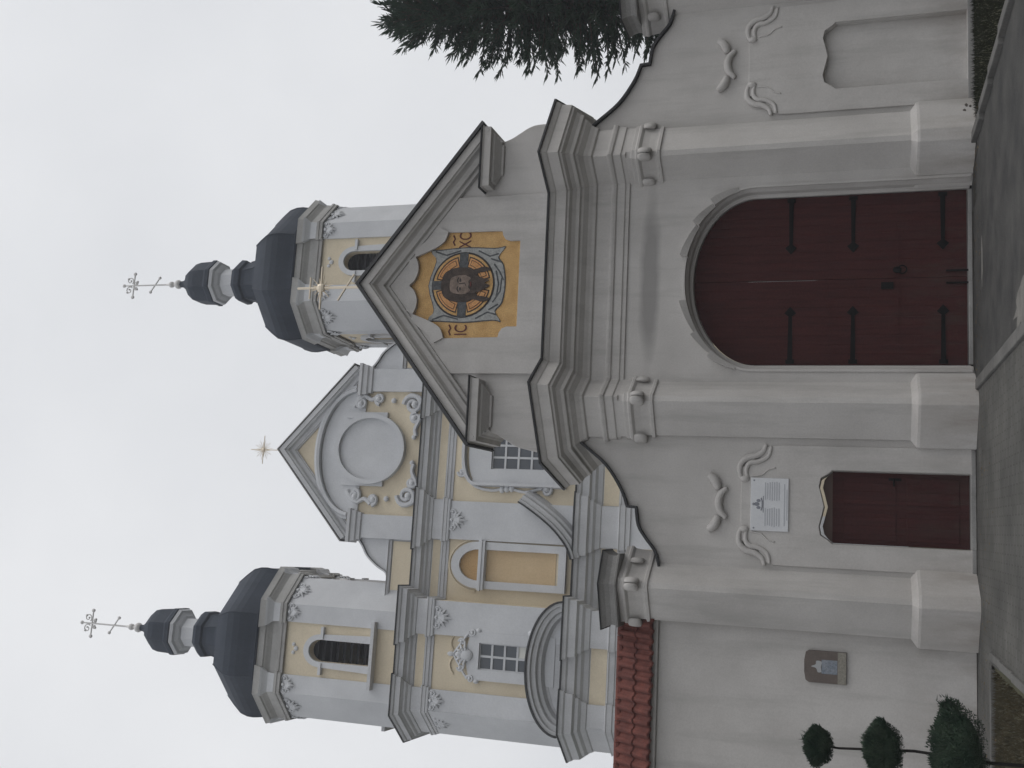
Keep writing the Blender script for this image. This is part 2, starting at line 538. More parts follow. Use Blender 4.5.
def grass(name, regions, n, h, mt):
    b = MB()
    for (x0, x1, y0, y1, k) in regions:
        for i in range(k):
            x, y = random.uniform(x0, x1), random.uniform(y0, y1)
            a = random.uniform(0, 2*PI); l = h*random.uniform(0.4, 1.2); w = 0.006
            dx, dy = math.cos(a)*w, math.sin(a)*w
            tx, ty = random.uniform(-.6, .6)*l, random.uniform(-.6, .6)*l
            b.add([(x-dx, y-dy, -0.03), (x+dx, y+dy, -0.03), (x+tx, y+ty, l-0.02)], [(0, 1, 2)])
    o = b.build(name, mt, weld=False)
    return tag(o, kind='stuff')
grass('grass', [(-8.5, -5.25, -6.5, -1.66, 22000)], 0, 0.05, GRASSM)
grass('grass', [(2.1, 6.5, -5.5, -0.12, 26000)], 0, 0.06, leafmat('dark_lawn', (0.014, 0.017, 0.010), (0.024, 0.026, 0.015), 3))

# ================================================================== GATEWAY
gate = thing('gateway', 'grey-white baroque gateway with tall arched red double doors and gold mosaic under its gable', 'gateway')
AH, AS, AR = 1.29, 3.0, 0.95          # half width, springing, rise of the arch
arch_in = arc(0, AS, AH, AR, 180, 0, 28)
TOPZ = 6.15
SPL = 0.10
wall_outline = [(-2.40, 0), (-AH-SPL, 0)] + arc(0, AS, AH+SPL, AR+SPL, 180, 0, 36) + [(AH+SPL, 0), (2.40, 0), (2.40, TOPZ), (-2.40, TOPZ)]
BANDED = noisy('banded_plaster', (0.447, 0.430, 0.414), (0.532, 0.514, 0.496), 0.9, 0.92, 0.12, 45, 0.15, fine=0.05)
add_stain(BANDED, (0.27, 0.235, 0.205), 0.0, 1.1, 0.8)
add_stain(BANDED, **GRIME)
def dark_band(M, x0, x1, z0, z1, col, amt):
    """one long darker band under the entablature, with ragged ends"""
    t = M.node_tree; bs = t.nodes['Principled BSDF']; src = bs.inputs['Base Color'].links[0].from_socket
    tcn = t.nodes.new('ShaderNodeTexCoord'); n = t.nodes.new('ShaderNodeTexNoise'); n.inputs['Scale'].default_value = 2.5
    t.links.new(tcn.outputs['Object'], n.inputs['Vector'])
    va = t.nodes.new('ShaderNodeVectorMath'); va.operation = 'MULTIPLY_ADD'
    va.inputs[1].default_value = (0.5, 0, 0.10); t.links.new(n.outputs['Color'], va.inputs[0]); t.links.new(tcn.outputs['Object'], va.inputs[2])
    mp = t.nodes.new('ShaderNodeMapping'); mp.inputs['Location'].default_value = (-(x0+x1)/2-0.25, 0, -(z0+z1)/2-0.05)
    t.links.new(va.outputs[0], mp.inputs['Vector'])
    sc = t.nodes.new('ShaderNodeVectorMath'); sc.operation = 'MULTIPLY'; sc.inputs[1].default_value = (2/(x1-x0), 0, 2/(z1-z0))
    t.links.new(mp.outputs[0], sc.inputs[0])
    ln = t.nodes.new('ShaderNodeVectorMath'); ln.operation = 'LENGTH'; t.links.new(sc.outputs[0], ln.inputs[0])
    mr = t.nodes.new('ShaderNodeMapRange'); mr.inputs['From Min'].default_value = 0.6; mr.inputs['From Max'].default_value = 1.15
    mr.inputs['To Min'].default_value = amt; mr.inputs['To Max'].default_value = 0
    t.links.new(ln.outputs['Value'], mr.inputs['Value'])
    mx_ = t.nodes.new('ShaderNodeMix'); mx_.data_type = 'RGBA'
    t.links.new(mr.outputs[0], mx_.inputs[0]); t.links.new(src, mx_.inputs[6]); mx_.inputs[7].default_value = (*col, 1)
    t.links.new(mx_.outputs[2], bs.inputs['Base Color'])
dark_band(BANDED, -1.35, 1.35, 4.42, 4.74, (0.24, 0.232, 0.225), 0.75)  # lays a soft-edged darker band on the gate wall plaster
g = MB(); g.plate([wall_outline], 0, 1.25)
g.build('wall', BANDED, gate, bevel=0.015)
# entablature that breaks forward round the diagonal pillars
ENT = [(0, 4.93), (0.030, 4.93), (0.035, 4.99), (0.055, 5.0), (0.06, 5.12), (0.085, 5.13), (0.10, 5.17), (0.10, 5.20), (0.035, 5.215),
       (0.03, 5.44), (0.07, 5.455), (0.085, 5.50), (0.12, 5.56), (0.20, 5.62), (0.215, 5.655), (0.27, 5.665), (0.285, 5.715), (0.33, 5.77), (0.40, 5.80), (0.41, 5.83),
       (0.44, 5.84), (0.455, 6.00), (0.47, 6.01), (0.50, 6.06), (0.51, 6.09), (0.0, 6.20)]
epath = [(-2.70, 1.2), (-2.40, -0.05), (-1.87, -0.42), (-1.57, 0.0), (1.57, 0.0), (1.87, -0.42), (2.40, -0.05), (2.70, 1.2)]
g = MB(); g.sweep(epath, ENT)
g.build('entablature', PLASTER, gate, bevel=0.008)
g = MB(); g.sweep(epath, [(0.48, 6.094), (0.545, 6.085), (0.55, 6.115), (0.0, 6.26), (0.0, 6.235)])
g.build('flashing', FLASH, gate)
# attic stage with concave sides
side = smooth_pts([(2.64, 6.15), (2.64, 6.48), (2.60, 6.64), (2.52, 6.78), (2.43, 6.94), (2.37, 7.12)], 4)
EA = 7.32; APX = 9.36
att = [(2.64, 6.0)] + side[1:] + [(2.36, EA-0.05), (2.50, EA), (0, APX-0.12), (-2.50, EA), (-2.36, EA-0.05)] + mirror(side[1:]) + [(-2.64, 6.0)]
g = MB(); g.plate([att], 0.02, 0.95)
g.build('attic_wall', PLASTER, gate, bevel=0.01)
# raised border panel with the opening for the mosaic
half = [(0.70, 6.69), (0.70, 6.86), (0.73, 6.94), (0.80, 6.985), (0.87, 7.0), (0.88, 7.92), (0.78, 7.96), (0.67, 8.06), (0.60, 8.20), (0.54, 8.34), (0.48, 8.48), (0.38, 8.43), (0.22, 8.42), (0.08, 8.48), (0.0, 8.56)]
mos = [(-x, z) for x, z in half][::-1][0:0] + half + [(-x, z) for x, z in reversed(half[:-1])]
PW = 1.46
def rake(x, d):      # height of a line d under the outer edge of the gable
    return APX - d - abs(x)*(APX-EA)/2.58
pan = [(-PW, 6.02), (PW, 6.02), (PW, rake(PW, 0.355)), (0, rake(0, 0.355)), (-PW, rake(PW, 0.355))]
g = MB(); g.plate([pan, mos], -0.035, 0.03)
g.build('gable_panel', PLASTER, gate, bevel=0.008)
# raised lobes framing the head of the mosaic
g = MB()
for sgn in (1, -1):
    lob = smooth_pts([(0.88, 7.92), (0.74, 7.97), (0.66, 8.06), (0.58, 8.22), (0.48, 8.48)], 4)
    outer = smooth_pts([(0.57, 8.50), (0.70, 8.36), (0.83, 8.18), (0.96, 8.08)], 4)
    pts = lob+outer
    if sgn < 0: pts = [(-x, z) for x, z in pts]
    MB().plate([pts], -0.07, -0.034).build('stucco_lobe', PLASTER, gate, bevel=0.01)
top = smooth_pts([(-0.48, 8.48), (-0.36, 8.425), (-0.22, 8.42), (-0.08, 8.48), (0, 8.56), (0.08, 8.48), (0.22, 8.42), (0.36, 8.425), (0.48, 8.48)], 3)
g.plate([top+[(0.42, 8.60), (0.25, 8.555), (0.0, 8.70), (-0.25, 8.555), (-0.42, 8.60)]], -0.07, -0.034)
g.build('stucco_lobe', PLASTER, gate, bevel=0.01)
# raking cornice
RAKE = [(0.0, 0.95), (0.0, -0.28), (-0.13, -0.28), (-0.14, -0.25), (-0.16, -0.24), (-0.18, -0.18), (-0.20, -0.155), (-0.28, -0.13), (-0.295, -0.07), (-0.34, -0.06), (-0.35, 0.03), (-0.35, 0.95)]
g = MB(); g.vsweep([(-2.58, EA), (0, APX), (2.58, EA)], RAKE)
g.build('raking_cornice', PLASTER, gate, bevel=0.007)
g = MB(); g.vsweep([(-2.62, EA-0.01), (0, APX+0.02), (2.62, EA-0.01)], [(0.0, 1.0), (0.035, 1.0), (0.035, -0.33), (-0.02, -0.335), (-0.02, -0.305), (0.0, -0.30)])
g.build('gable_roof_edge', FLASH, gate)
RET = [(0, 7.03), (0.05, 7.04), (0.06, 7.07), (0.11, 7.10), (0.20, 7.15), (0.215, 7.18), (0.29, 7.19), (0.30, 7.30), (0.325, 7.325), (0.0, 7.335)]
for sgn in (1, -1):
    p = [(-2.26, 0.94), (-2.26, 0.02), (-1.86, 0.02), (-1.86, 0.06)] if sgn < 0 else [(1.86, 0.06), (1.86, 0.02), (2.26, 0.02), (2.26, 0.94)]
    g = MB(); g.sweep(p, RET)
    o = g.build('eave_return', PLASTER, gate, bevel=0.006)
    g = MB(); g.sweep(p, [(0.0, 7.338), (0.34, 7.330), (0.345, 7.352), (0.0, 7.37)])
    g.build('flashing', FLASH, o)
# mosaic of a haloed face on a cloth
mo = MB().plate([mos], 0.0, 0.025).build('mosaic', GOLD, gate)
tag(mo, 'gold mosaic with a bearded haloed face on a pale cloth')
HX, HZ = 0.0, 7.64
def flat(name, loops, y, mt, t=0.005):
    MB().plate(loops, y-t, y+0.002).build(name, mt, mo)
def circ(cx, cz, rx, rz, n=40):
    return [(cx+rx*math.cos(2*PI*i/n), cz+rz*math.sin(2*PI*i/n)) for i in range(n)]
cloth = smooth_pts([(-0.60, 8.22), (-0.52, 8.20), (-0.40, 8.12), (0, 8.235), (0.40, 8.12), (0.52, 8.20), (0.60, 8.22), (0.58, 8.12), (0.61, 7.6), (0.58, 7.12), (0.60, 6.95), (0.44, 7.06), (0.3, 6.97), (0.0, 6.93), (-0.3, 6.97), (-0.44, 7.08), (-0.60, 6.98), (-0.58, 7.12), (-0.61, 7.6), (-0.58, 8.12), (-0.60, 8.22)], 3)[:-1]
cl2 = [(x*1.03, HZ+(z-HZ)*1.025) for x, z in cloth]
flat('cloth_outline', [cl2], -0.003, M_STEEL)
flat('cloth', [cloth], -0.007, M_WHITE)
for pts in ([(-.57, 8.15), (-.5, 7.95), (-.57, 7.7)], [(.57, 8.15), (.5, 7.95), (.57, 7.7)], [(-.56, 7.4), (-.46, 7.2), (-.5, 7.05)], [(.56, 7.4), (.46, 7.2), (.5, 7.05)], [(-.3, 7.12), (-.12, 7.0), (.1, 6.98)], [(.33, 7.12), (.2, 7.02), (.06, 6.95)], [(-.42, 7.18), (-.33, 7.02)], [(.42, 7.18), (.36, 7.0)], [(-.2, 7.06), (0.0, 7.03), (.22, 7.08)]):
    q = [(x, -0.012, z) for x, z in pts]
    MB().tube(q, 0.014, 5, 0.4).build('cloth_fold', M_STEEL, mo)
flat('halo_rim', [circ(HX, HZ, 0.545, 0.545)], -0.011, M_BLACK)
flat('halo', [circ(HX, HZ, 0.515, 0.515)], -0.014, GOLD)
for k in range(4):
    a0 = 45+90*k
    for (ri, ro, da, mt_, yy) in ((0.29, 0.475, 33, M_BLACK, -0.018), (0.305, 0.455, 30.5, M_ORNG, -0.021), (0.335, 0.43, 26, M_BLACK, -0.0235), (0.345, 0.42, 24.5, M_ORNG, -0.026)):
        flat('halo_field', [arc(HX, HZ, ro, ro, a0-da, a0+da, 12)+arc(HX, HZ, ri, ri, a0+da, a0-da, 12)], yy, mt_, 0.003)
for (x0, x1, z0, z1) in ((-0.075, 0.075, HZ+0.25, HZ+0.53), (-0.53, -0.25, HZ-0.075, HZ+0.075), (0.25, 0.53, HZ-0.075, HZ+0.075)):
    flat('halo_cross', [[(x0, z0), (x1, z0), (x1, z1), (x0, z1)]], -0.021, M_STEEL)
hair = smooth_pts([(0, 8.02), (-.18, 7.97), (-.27, 7.82), (-.285, 7.62), (-.25, 7.45), (-.29, 7.28), (-.24, 7.16), (-.20, 7.28), (-.155, 7.40), (.155, 7.40), (.20, 7.28), (.24, 7.16), (.29, 7.28), (.25, 7.45), (.285, 7.62), (.27, 7.82), (.18, 7.97), (0, 8.02)], 4)[:-1]
flat('hair', [hair], -0.031, M_HAIR)
face = smooth_pts([(0, 7.86), (-.11, 7.84), (-.155, 7.70), (-.15, 7.55), (-.11, 7.42), (0, 7.33), (.11, 7.42), (.15, 7.55), (.155, 7.70), (.11, 7.84), (0, 7.86)], 4)[:-1]
flat('face', [face], -0.036, M_SKIN)
beard = smooth_pts([(-.15, 7.58), (-.105, 7.50), (-.05, 7.535), (0, 7.53), (.05, 7.535), (.105, 7.50), (.15, 7.58), (.145, 7.42), (.10, 7.30), (.06, 7.18), (.02, 7.26), (-.03, 7.17), (-.10, 7.29), (-.145, 7.42), (-.15, 7.58)], 4)[:-1]
flat('beard', [beard], -0.041, M_HAIR)
fe = MB()
for sg in (-1, 1):
    fe.tube([(sg*.03, -.042, 7.715), (sg*.075, -.042, 7.73), (sg*.12, -.042, 7.705)], 0.010, 5, 0.4)
    fe.ball((sg*.072, -.042, 7.68), 0.030, 0.005, 0.015)
fe.tube([(.012, -.042, 7.70), (.022, -.042, 7.60), (-.02, -.042, 7.585)], 0.008, 5, 0.4)
fe.build('facial_feature', M_BLACK, mo)
flat('mouth', [circ(0, 7.495, 0.045, 0.014, 14)], -0.046, M_RED)
def text_part(txt, x, z, size, y, mt, parent, name='lettering', depth=0.003, sx=0.62):
    cu = bpy.data.curves.new(name, 'FONT')
    cu.body = txt; cu.size = size; cu.align_x = 'CENTER'; cu.extrude = depth
    o = bpy.data.objects.new(name+'_curve', cu)
    COL.objects.link(o)
    dg = bpy.context.evaluated_depsgraph_get()
    me = bpy.data.meshes.new_from_object(o.evaluated_get(dg))
    bpy.data.objects.remove(o)
    me.transform(Matrix.Translation((x, y, z)) @ Matrix.Rotation(PI/2, 4, 'X') @ Matrix.Diagonal((sx, 1, 1, 1)))
    me.name = name; me.materials.clear(); me.materials.append(mt)
    return put(bpy.data.objects.new(name, me), parent)
text_part('IC', -0.745, 7.54, 0.31, -0.004, M_RED, mo)
text_part('XC', 0.745, 7.54, 0.30, -0.004, M_RED, mo)
for x in (-0.745, 0.745):
    MB().tube([(x-.08, -.004, 7.82), (x-.02, -.004, 7.85), (x+.03, -.004, 7.82), (x+.09, -.004, 7.85)], 0.014, 5, 0.5).build('abbreviation_mark', M_RED, mo)

# cross on the gable
def starburst(parent, base, h, arm, th, n, mt, name):
    b = MB(); x, y, z = base; zc = z+h
    b.tube([(x, y, z), (x, y, zc+arm)], th, 6); b.tube([(x-arm, y, zc), (x+arm, y, zc)], th, 6)
    b.ball((x, y, zc), th*4.0, th*2.5, th*4.0)
    for k in range(n):
        a = 2*PI*(k+0.5)/n; l = arm*(0.72 if k % 2 else 0.55)
        b.tube([(x, y, zc), (x+l*math.cos(a), y, zc+l*math.sin(a))], [th*0.8, th*0.45], 4)
    return b.build(name, mt, parent)
def orthodox_cross(parent, base, h, th, w, mt, slant=R(24), rays=0, trefoil=False, name='cross', hub=0.66):
    b = MB(); x, y, z = base
    b.tube([(x, y, z), (x, y, z+h)], [th, th*0.8], 6)
    zc = z+h*hub
    b.tube([(x-w, y, zc), (x+w, y, zc)], th*0.8, 6)
    b.tube([(x-w*0.5, y, zc+h*0.16), (x+w*0.5, y, zc+h*0.16)], th*0.7, 6) if not trefoil else None
    zs = z+h*0.30; dx = w*0.60; dz = dx*math.tan(slant)
    b.tube([(x-dx, y, zs+dz), (x+dx, y, zs-dz)], th*0.8, 6)
    if trefoil:
        for (px, pz) in ((x-w, zc), (x+w, zc), (x, z+h)):
            b.ball((px, y, pz), th*2.2, th*1.4, th*2.2)
        for (px, pz) in ((x-dx, zs+dz), (x+dx, zs-dz)):
            b.ball((px, y, pz), th*1.9, th*1.4, th*1.9)
        for k in range(4):
            a = PI/4+k*PI/2
            up_ = 1.25 if math.sin(a) > 0 else 0.7
            b.scroll(x+w*.46*up_*math.cos(a), zc+w*.46*up_*math.sin(a), y, w*.27*up_, a+PI, 1.15, th*0.75)
            b.ball((x+w*.66*up_*math.cos(a), y, zc+w*.66*up_*math.sin(a)), th*1.4)
    else:
        b.ball((x, y, zc), th*3.2, th*2, th*3.2)
    for k in range(rays):
        a = 2*PI*(k+0.5)/rays; l = w*(0.62 if k % 2 else 0.46)
        b.tube([(x, y, zc), (x+l*math.cos(a), y, zc+l*math.sin(a))], [th*0.6, th*0.2], 4)
    return b.build(name, mt, parent)
orthodox_cross(gate, (0, -0.05, 9.34), 1.30, 0.026, 0.37, BRASS, slant=R(32), rays=12, hub=0.66)

# arch surround: jambs, and blocks that step outward
g = MB()
band = [(-AH-0.001, 0.02)] + arc(0, AS, AH, AR, 180, 0, 36) + [(AH+0.001, 0.02)]
g.vsweep(band, [(0.0, 1.2), (0.0, 0.24), (0.045, 0.20), (0.055, 0.10), (0.09, 0.02), (0.092, -0.02), (0.13, -0.02), (0.13, 0.03), (SPL+0.02, 0.03), (SPL+0.02, 1.2)])
def block(mb, a0, a1, n0, n1, fl):
    # a block whose face leans in towards the opening
    vs = []
    for i in range(9):
        t = i/8; a = R(a0+(a1-a0)*t); n_ = n0+(n1-n0)*t; sx = -1 if fl else 1
        yo = -0.15+0.10*t
        for (nn, yy) in ((n_, 0.01), (n_, yo), (0.082, yo+0.045), (0.082, 0.06)):
            vs.append((sx*(AH+nn)*math.cos(a), yy, AS+(AR+nn)*math.sin(a)))
    fs = [(i*4+k, i*4+4+k, i*4+5+k, i*4+1+k) for i in range(8) for k in range(3)]
    fs += [(0, 1, 2, 3), (35, 34, 33, 32)]
    mb.add(vs, fs)
for (a0, a1) in ((76, 54), (54, 36), (36, 14)):
    for fl in (0, 1):
        block(g, a0, a1, 0.195, 0.140, fl)
g.build('arch_surround', PLASTER, gate, bevel=0.006)

# double doors
def leaf(sg):
    e = 0.012
    inner = [(0.004, 0.06), (0.004, 2.0), (0.008, 2.15), (0.008, 3.1), (0.004, 3.25)]
    top = [(0.004, AS+AR-0.014)]+[(x, z) for x, z in arc(0, AS, AH-0.012, AR-0.014, 90, 0, 24) if x > 0.02]
    pts = inner+top+[(AH-0.012, 0.06)]
    if sg < 0: pts = [(-x, z) for x, z in pts]
    o = MB().plate([pts], 0.27, 0.33).build('door_leaf', REDWOOD, gate)
    for z in (0.38, 1.61, 2.50):
        h = MB()
        L = AH-0.03
        h.plate([[(sg*L, z-0.035), (sg*0.55, z-0.025), (sg*0.55, z+0.025), (sg*L, z+0.035)]], 0.258, 0.2695)
        h.plate([[(sg*0.55, z-0.02), (sg*0.50, z-0.085), (sg*0.46, z-0.05), (sg*0.40, z), (sg*0.46, z+0.05), (sg*0.50, z+0.085), (sg*0.55, z+0.02)]], 0.258, 0.2695)
        h.box(min(sg*L, sg*(L-.06)), max(sg*L, sg*(L-.06)), 0.25, 0.268, z-0.06, z+0.06)
        h.build('strap_hinge', IRON, o)
    for z in (1.95, 0.98):
        MB().box(min(sg*.03, sg*(AH-.04)), max(sg*.03, sg*(AH-.04)), 0.262, 0.272, z-.012, z+.012).build('door_rail', REDWOOD, o)
    bolt = MB().box(sg*0.09-.012, sg*0.09+.012, 0.24, 0.262, -0.03, 0.34)
    bolt.build('drop_bolt', IRON, o)
    return o
l1 = leaf(-1); l2 = leaf(1)
hd = MB(); hd.ball((0.12, 0.25, 1.0), 0.05, 0.03, 0.06)
hd.tube([(0.12+.06*math.sin(2*PI*i/12), 0.235, 0.93+.06*math.cos(2*PI*i/12)) for i in range(13)], 0.010, 5)
hd.build('ring_handle', IRON, l2)
lock = MB().box(-0.16, -0.06, 0.245, 0.27, 1.05, 1.22); lock.build('lock_plate', IRON, l1)
MB().box(-AH+0.01, AH-0.01, 0.22, 0.45, -0.02, 0.045).build('threshold', CEMENT, gate, bevel=0.01)

# diagonal pillars
def pillar(parent, ax, sg, top_extra=None):
    """arris at x=ax; sg=-1: the long face looks left"""
    A = [(ax+sg*0.54, -0.05), (ax, -0.42), (ax-sg*0.30, 0.0)]
    d0 = Vector((sg*0.54, 0.37)).normalized(); d1 = Vector((-sg*0.30, 0.42)).normalized()
    oc_ = Vector((ax, -0.42))+d0*0.63
    P = [(oc_.x, 0.35), (oc_.x, oc_.y), (ax+d0.x*0.055, -0.42+d0.y*0.055), (ax+d1.x*0.055, -0.42+d1.y*0.055), (A[2][0]+d1.x*0.3, A[2][1]+d1.y*0.3)]
    if sg > 0: P = P[::-1]
    sh = MB().sweep(P, [(0, 0.78), (0, 4.40), (0.03, 4.41), (0.035, 4.45), (0.0, 4.47), (0.0, 4.52)]).build('pillar', PLASTER, parent, bevel=0.012)
    MB().sweep(P, [(0.11, -0.05), (0.115, 0.72), (0.105, 0.755), (0.0, 0.835)]).build('plinth', PLASTER, sh, bevel=0.012)
    c = MB().sweep(P, [(0.0, 4.50), (0.01, 4.60), (0.03, 4.70), (0.07, 4.735), (0.075, 4.77), (0.055, 4.785), (0.06, 4.84), (0.03, 4.85)] + ([(0.03, 4.95)] if not top_extra else [(-0.25, 4.86)]))
    e0, e1 = Vector(A[0]), Vector(A[2])
    a = Vector(A[1])
    n0 = Vector((sg*0.37, -0.54)).normalized()
    n1 = Vector((-sg*0.42, -0.30)).normalized()
    c.build('capital', PLASTER, sh, bevel=0.006)
    bis = (n0+n1).normalized()
    def volute(p, d, w):
        v = MB()
        ring = []
        # a short roll seen end-on, its axis level along the face
        for (t, k) in ((-1, 0.55), (-0.85, 0.86), (-0.4, 1.0), (0.4, 1.0), (0.85, 0.86), (1, 0.55)):
            q = p+d*t*w*0.5
            ring.append([(q.x+bis.x*0.085*k*math.cos(2*PI*i/14), q.y+bis.y*0.085*k*math.cos(2*PI*i/14), 4.635+0.105*k*math.sin(2*PI*i/14)) for i in range(14)])
        vs = [x for rg in ring for x in rg]; fs = []
        for a_ in range(5):
            for i in range(14):
                fs.append((a_*14+i, a_*14+(i+1) % 14, (a_+1)*14+(i+1) % 14, (a_+1)*14+i))
        fs.append(tuple(range(14))); fs.append(tuple(70+i for i in range(14)))
        v.add(vs, fs)
        v.build("volute", PLASTER, sh, smooth=True)
    # volutes are set under the pillar itself so the thing keeps three levels
    volute(a+bis*0.075+d0*0.072, d0, 0.135)
    volute(a+bis*0.075+d1*0.072, d1, 0.135)
    volute(e0+n0*0.035+d0*0.02, d0, 0.15)
    volute(e1+n1*0.035-d1*0.01, d1, 0.13)
    return sh, P
pillar(gate, -1.87, -1)
pillar(gate, 1.87, 1)

CHIP = noisy('bare_dark_render', (0.07, 0.06, 0.052), (0.12, 0.105, 0.095), 9, 0.95, 0.3, 60, fine=0.2)
for (cx_, cz_, rr) in ((2.20, 0.10, 0.022), (2.30, 0.07, 0.03), (2.27, 0.02, 0.018)):
    nrm = Vector((0.565, -0.825)); tng = Vector((0.825, 0.565))
    base = Vector((1.87, -0.42))+nrm*0.1165
    pts = []
    for i in range(9):
        a = 2*PI*i/9; q = rr*random.uniform(0.6, 1.3)
        sx = (cx_-1.87)/0.825+q*1.4*math.cos(a)
        p = base+tng*sx
        pts.append((p.x, p.y, cz_+0.03+q*math.sin(a)))
    b = MB(); b.add(pts+[(x-nrm.x*0.01, y-nrm.y*0.01, z) for x, y, z in pts], [tuple(range(9)), tuple(range(17, 8, -1))]+[(i, (i+1) % 9, (i+1) % 9+9, i+9) for i in range(9)])
    b.build('chipped_patch', CHIP, gate)

# ================================================================== WING WALLS
door_head = [(0.49, 1.87), (0.44, 1.93), (0.38, 2.03), (0.27, 2.055), (0.14, 2.02), (0, 1.985), (-0.14, 2.02), (-0.27, 2.055), (-0.38, 2.03), (-0.44, 1.93), (-0.49, 1.87)]
COPE = smooth_pts([(-2.30, 5.80), (-2.55, 5.50), (-2.85, 5.14), (-3.20, 4.90), (-3.45, 4.80)], 4) + smooth_pts([(-3.46, 4.66), (-3.73, 4.62), (-3.92, 4.50), (-4.10, 4.36), (-4.32, 4.29)], 4)
def wing(sg, label):
    """sg=-1: the left wing with its door; +1: the right one with a blind niche"""
    root = thing('wing_wall', label, 'wall')
    M_ = (lambda P: P) if sg < 0 else (lambda P: [(-x, z) for x, z in P])
    cx = -3.355
    opening = [(cx+0.515*x/0.49, z) for x, z in door_head]
    opening = [(cx+0.515, 0.06)] + opening + [(cx-0.515, 0.06)]
    outline = [(-4.45, -0.05), (-2.3, -0.05)] + COPE + [(-4.45, 4.29)]
    if sg < 0:
        MB().plate([M_(outline), M_(opening)], 0.0, 0.5).build('wall', PLASTER, root, bevel=0.012)
    else:
        MB().plate([M_(outline), M_(opening)], 0.0, 0.10).build('wall', PLASTER, root, bevel=0.02)
        MB().plate([M_(outline)], 0.101, 0.5).build('niche_back', PLASTER, root)
    MB().vsweep(M_(COPE), [(0.0, 0.52), (0.035, 0.54), (0.035, -0.075), (0.0, -0.075), (-0.005, -0.05), (0.0, -0.05)] if sg > 0 else
                [(0.0, 0.52), (-0.035, 0.54), (-0.035, -0.075), (0.0, -0.075), (0.005, -0.05), (0.0, -0.05)]).build('coping', FLASH, root)
    # raised field round the opening, with shoulders
    sh = smooth_pts([(0.86, 2.55), (0.84, 2.74), (0.76, 2.84), (0.62, 2.90), (0.57, 3.02), (0.53, 3.14)], 4)
    fld = [(0.86, 0.03)] + sh + [(-x, z) for x, z in reversed(sh)] + [(-0.86, 0.03)]
    fld = [(cx+x, z) for x, z in fld]
    grow = [(cx+(x-cx)*1.015, z) for x, z in opening]
    MB().plate([M_(fld), M_(grow)], -0.035, 0.001).build('raised_field', PLASTER, root, bevel=0.012)
    # stucco scrolls at the shoulders and the cresting above
    for s2 in (1, -1):
        o_ = MB()
        def T(p): return (cx+s2*p[0]) * (1 if sg < 0 else -1)
        for off, w in ((0.0, 0.040), (0.095, 0.034)):
            pts = smooth_pts([(0.36, 3.14-off), (0.46, 3.165-off), (0.58-off*.3, 3.15-off), (0.67-off*.7, 3.05-off*.6), (0.70-off*.9, 2.93-off*.3), (0.77-off*.8, 2.83-off*.7), (0.87-off*.3, 2.80-off*.8)], 4)
            o_.tube([(T(p), -0.04, p[1]) for p in pts], [w*(0.6+0.55*math.sin(PI*i/(len(pts)-1))) for i in range(len(pts))], 8, 0.75)
        o_.ball((T((0.36, 0)), -0.04, 3.09), 0.05, 0.045, 0.07)
        pts = smooth_pts([(0.40, 3.0), (0.42, 2.86), (0.50, 2.76), (0.53, 2.66)], 4)
        o_.tube([(T(p), -0.038, p[1]) for p in pts], [0.012]*len(pts), 6)
        o_.build('stucco_scroll', PLASTER, root, smooth=True)
        o_ = MB()
        pts = smooth_pts([(0.19, 3.475), (0.27, 3.49), (0.35, 3.54), (0.40, 3.61)], 4)
        o_.tube([(T(p), -0.03, p[1]) for p in pts], [0.035+0.035*math.sin(PI*(i+1)/(len(pts)+1)) for i in range(len(pts))], 8)
        o_.build('cresting', PLASTER, root, smooth=True)
    o_ = MB()
    pts = smooth_pts([(-0.22, 3.345), (-0.13, 3.43), (0, 3.465), (0.13, 3.43), (0.22, 3.345)], 4)
    o_.tube([((cx+p[0])*(1 if sg < 0 else -1), -0.03, p[1]) for p in pts], [0.035+0.025*math.sin(PI*i/(len(pts)-1)) for i in range(len(pts))], 8)
    o_.build('cresting', PLASTER, root, smooth=True)
    # base strip
    MB().box(*( (-4.3, -2.35) if sg < 0 else (2.35, 4.3)), -0.05, 0.01, -0.05, 0.055).build('base_course', CEMENT, root, bevel=0.01)
    if sg < 0:
        d = MB().box(cx-0.505, cx+0.505, 0.10, 0.15, 0.07, 1.87).build('door', REDDOOR, root)
        fr = MB()
        for xx in (-0.25, 0.25):
            fr.box(cx+xx-0.19, cx+xx+0.19, 0.088, 0.101, 1.02, 1.72); fr.box(cx+xx-0.19, cx+xx+0.19, 0.088, 0.101, 0.2, 0.88)
        fr.build('door_panel', REDDOOR, d, bevel=0.006)
        hh = MB().box(cx+0.40, cx+0.44, 0.085, 0.101, 0.95, 1.12); hh.tube([(cx+.42, .07, 1.05), (cx+.32, .06, 1.05)], 0.012, 6)
        hh.build('handle', IRON, d)
        tr = [(cx-0.505, 1.872)] + [(cx+0.51*x/0.49, z-0.012 if z > 1.9 else 1.874) for x, z in reversed(door_head)] + [(cx+0.505, 1.872)]
        MB().plate([[(cx+0.50*x/0.49, z-0.05 if z > 1.95 else z) for x, z in door_head]], 0.12, 0.16).build('transom', BROWN, root)
        MB().box(cx-0.51, cx+0.51, -0.06, 0.25, -0.02, 0.065).build('threshold', CEMENT, root, bevel=0.01)
    # end pillar with its own flared cap
    pl, P = pillar(root, sg*4.58, sg, True)
    CP = [(-5.20, 0.35), (-5.20, -0.22), (-4.60, -0.50), (-4.20, -0.27), (-4.20, 0.35)]
    if sg > 0: CP = [(-x, y) for x, y in reversed(CP)]
    MB().sweep(CP, [(-0.25, 4.845), (-0.02, 4.84), (0.03, 4.85), (0.035, 4.875), (0.005, 4.89), (0.0, 4.95), (0.02, 5.02), (0.06, 5.08), (0.065, 5.09), (-0.2, 5.10)]).build('cap', CEMENT, pl)
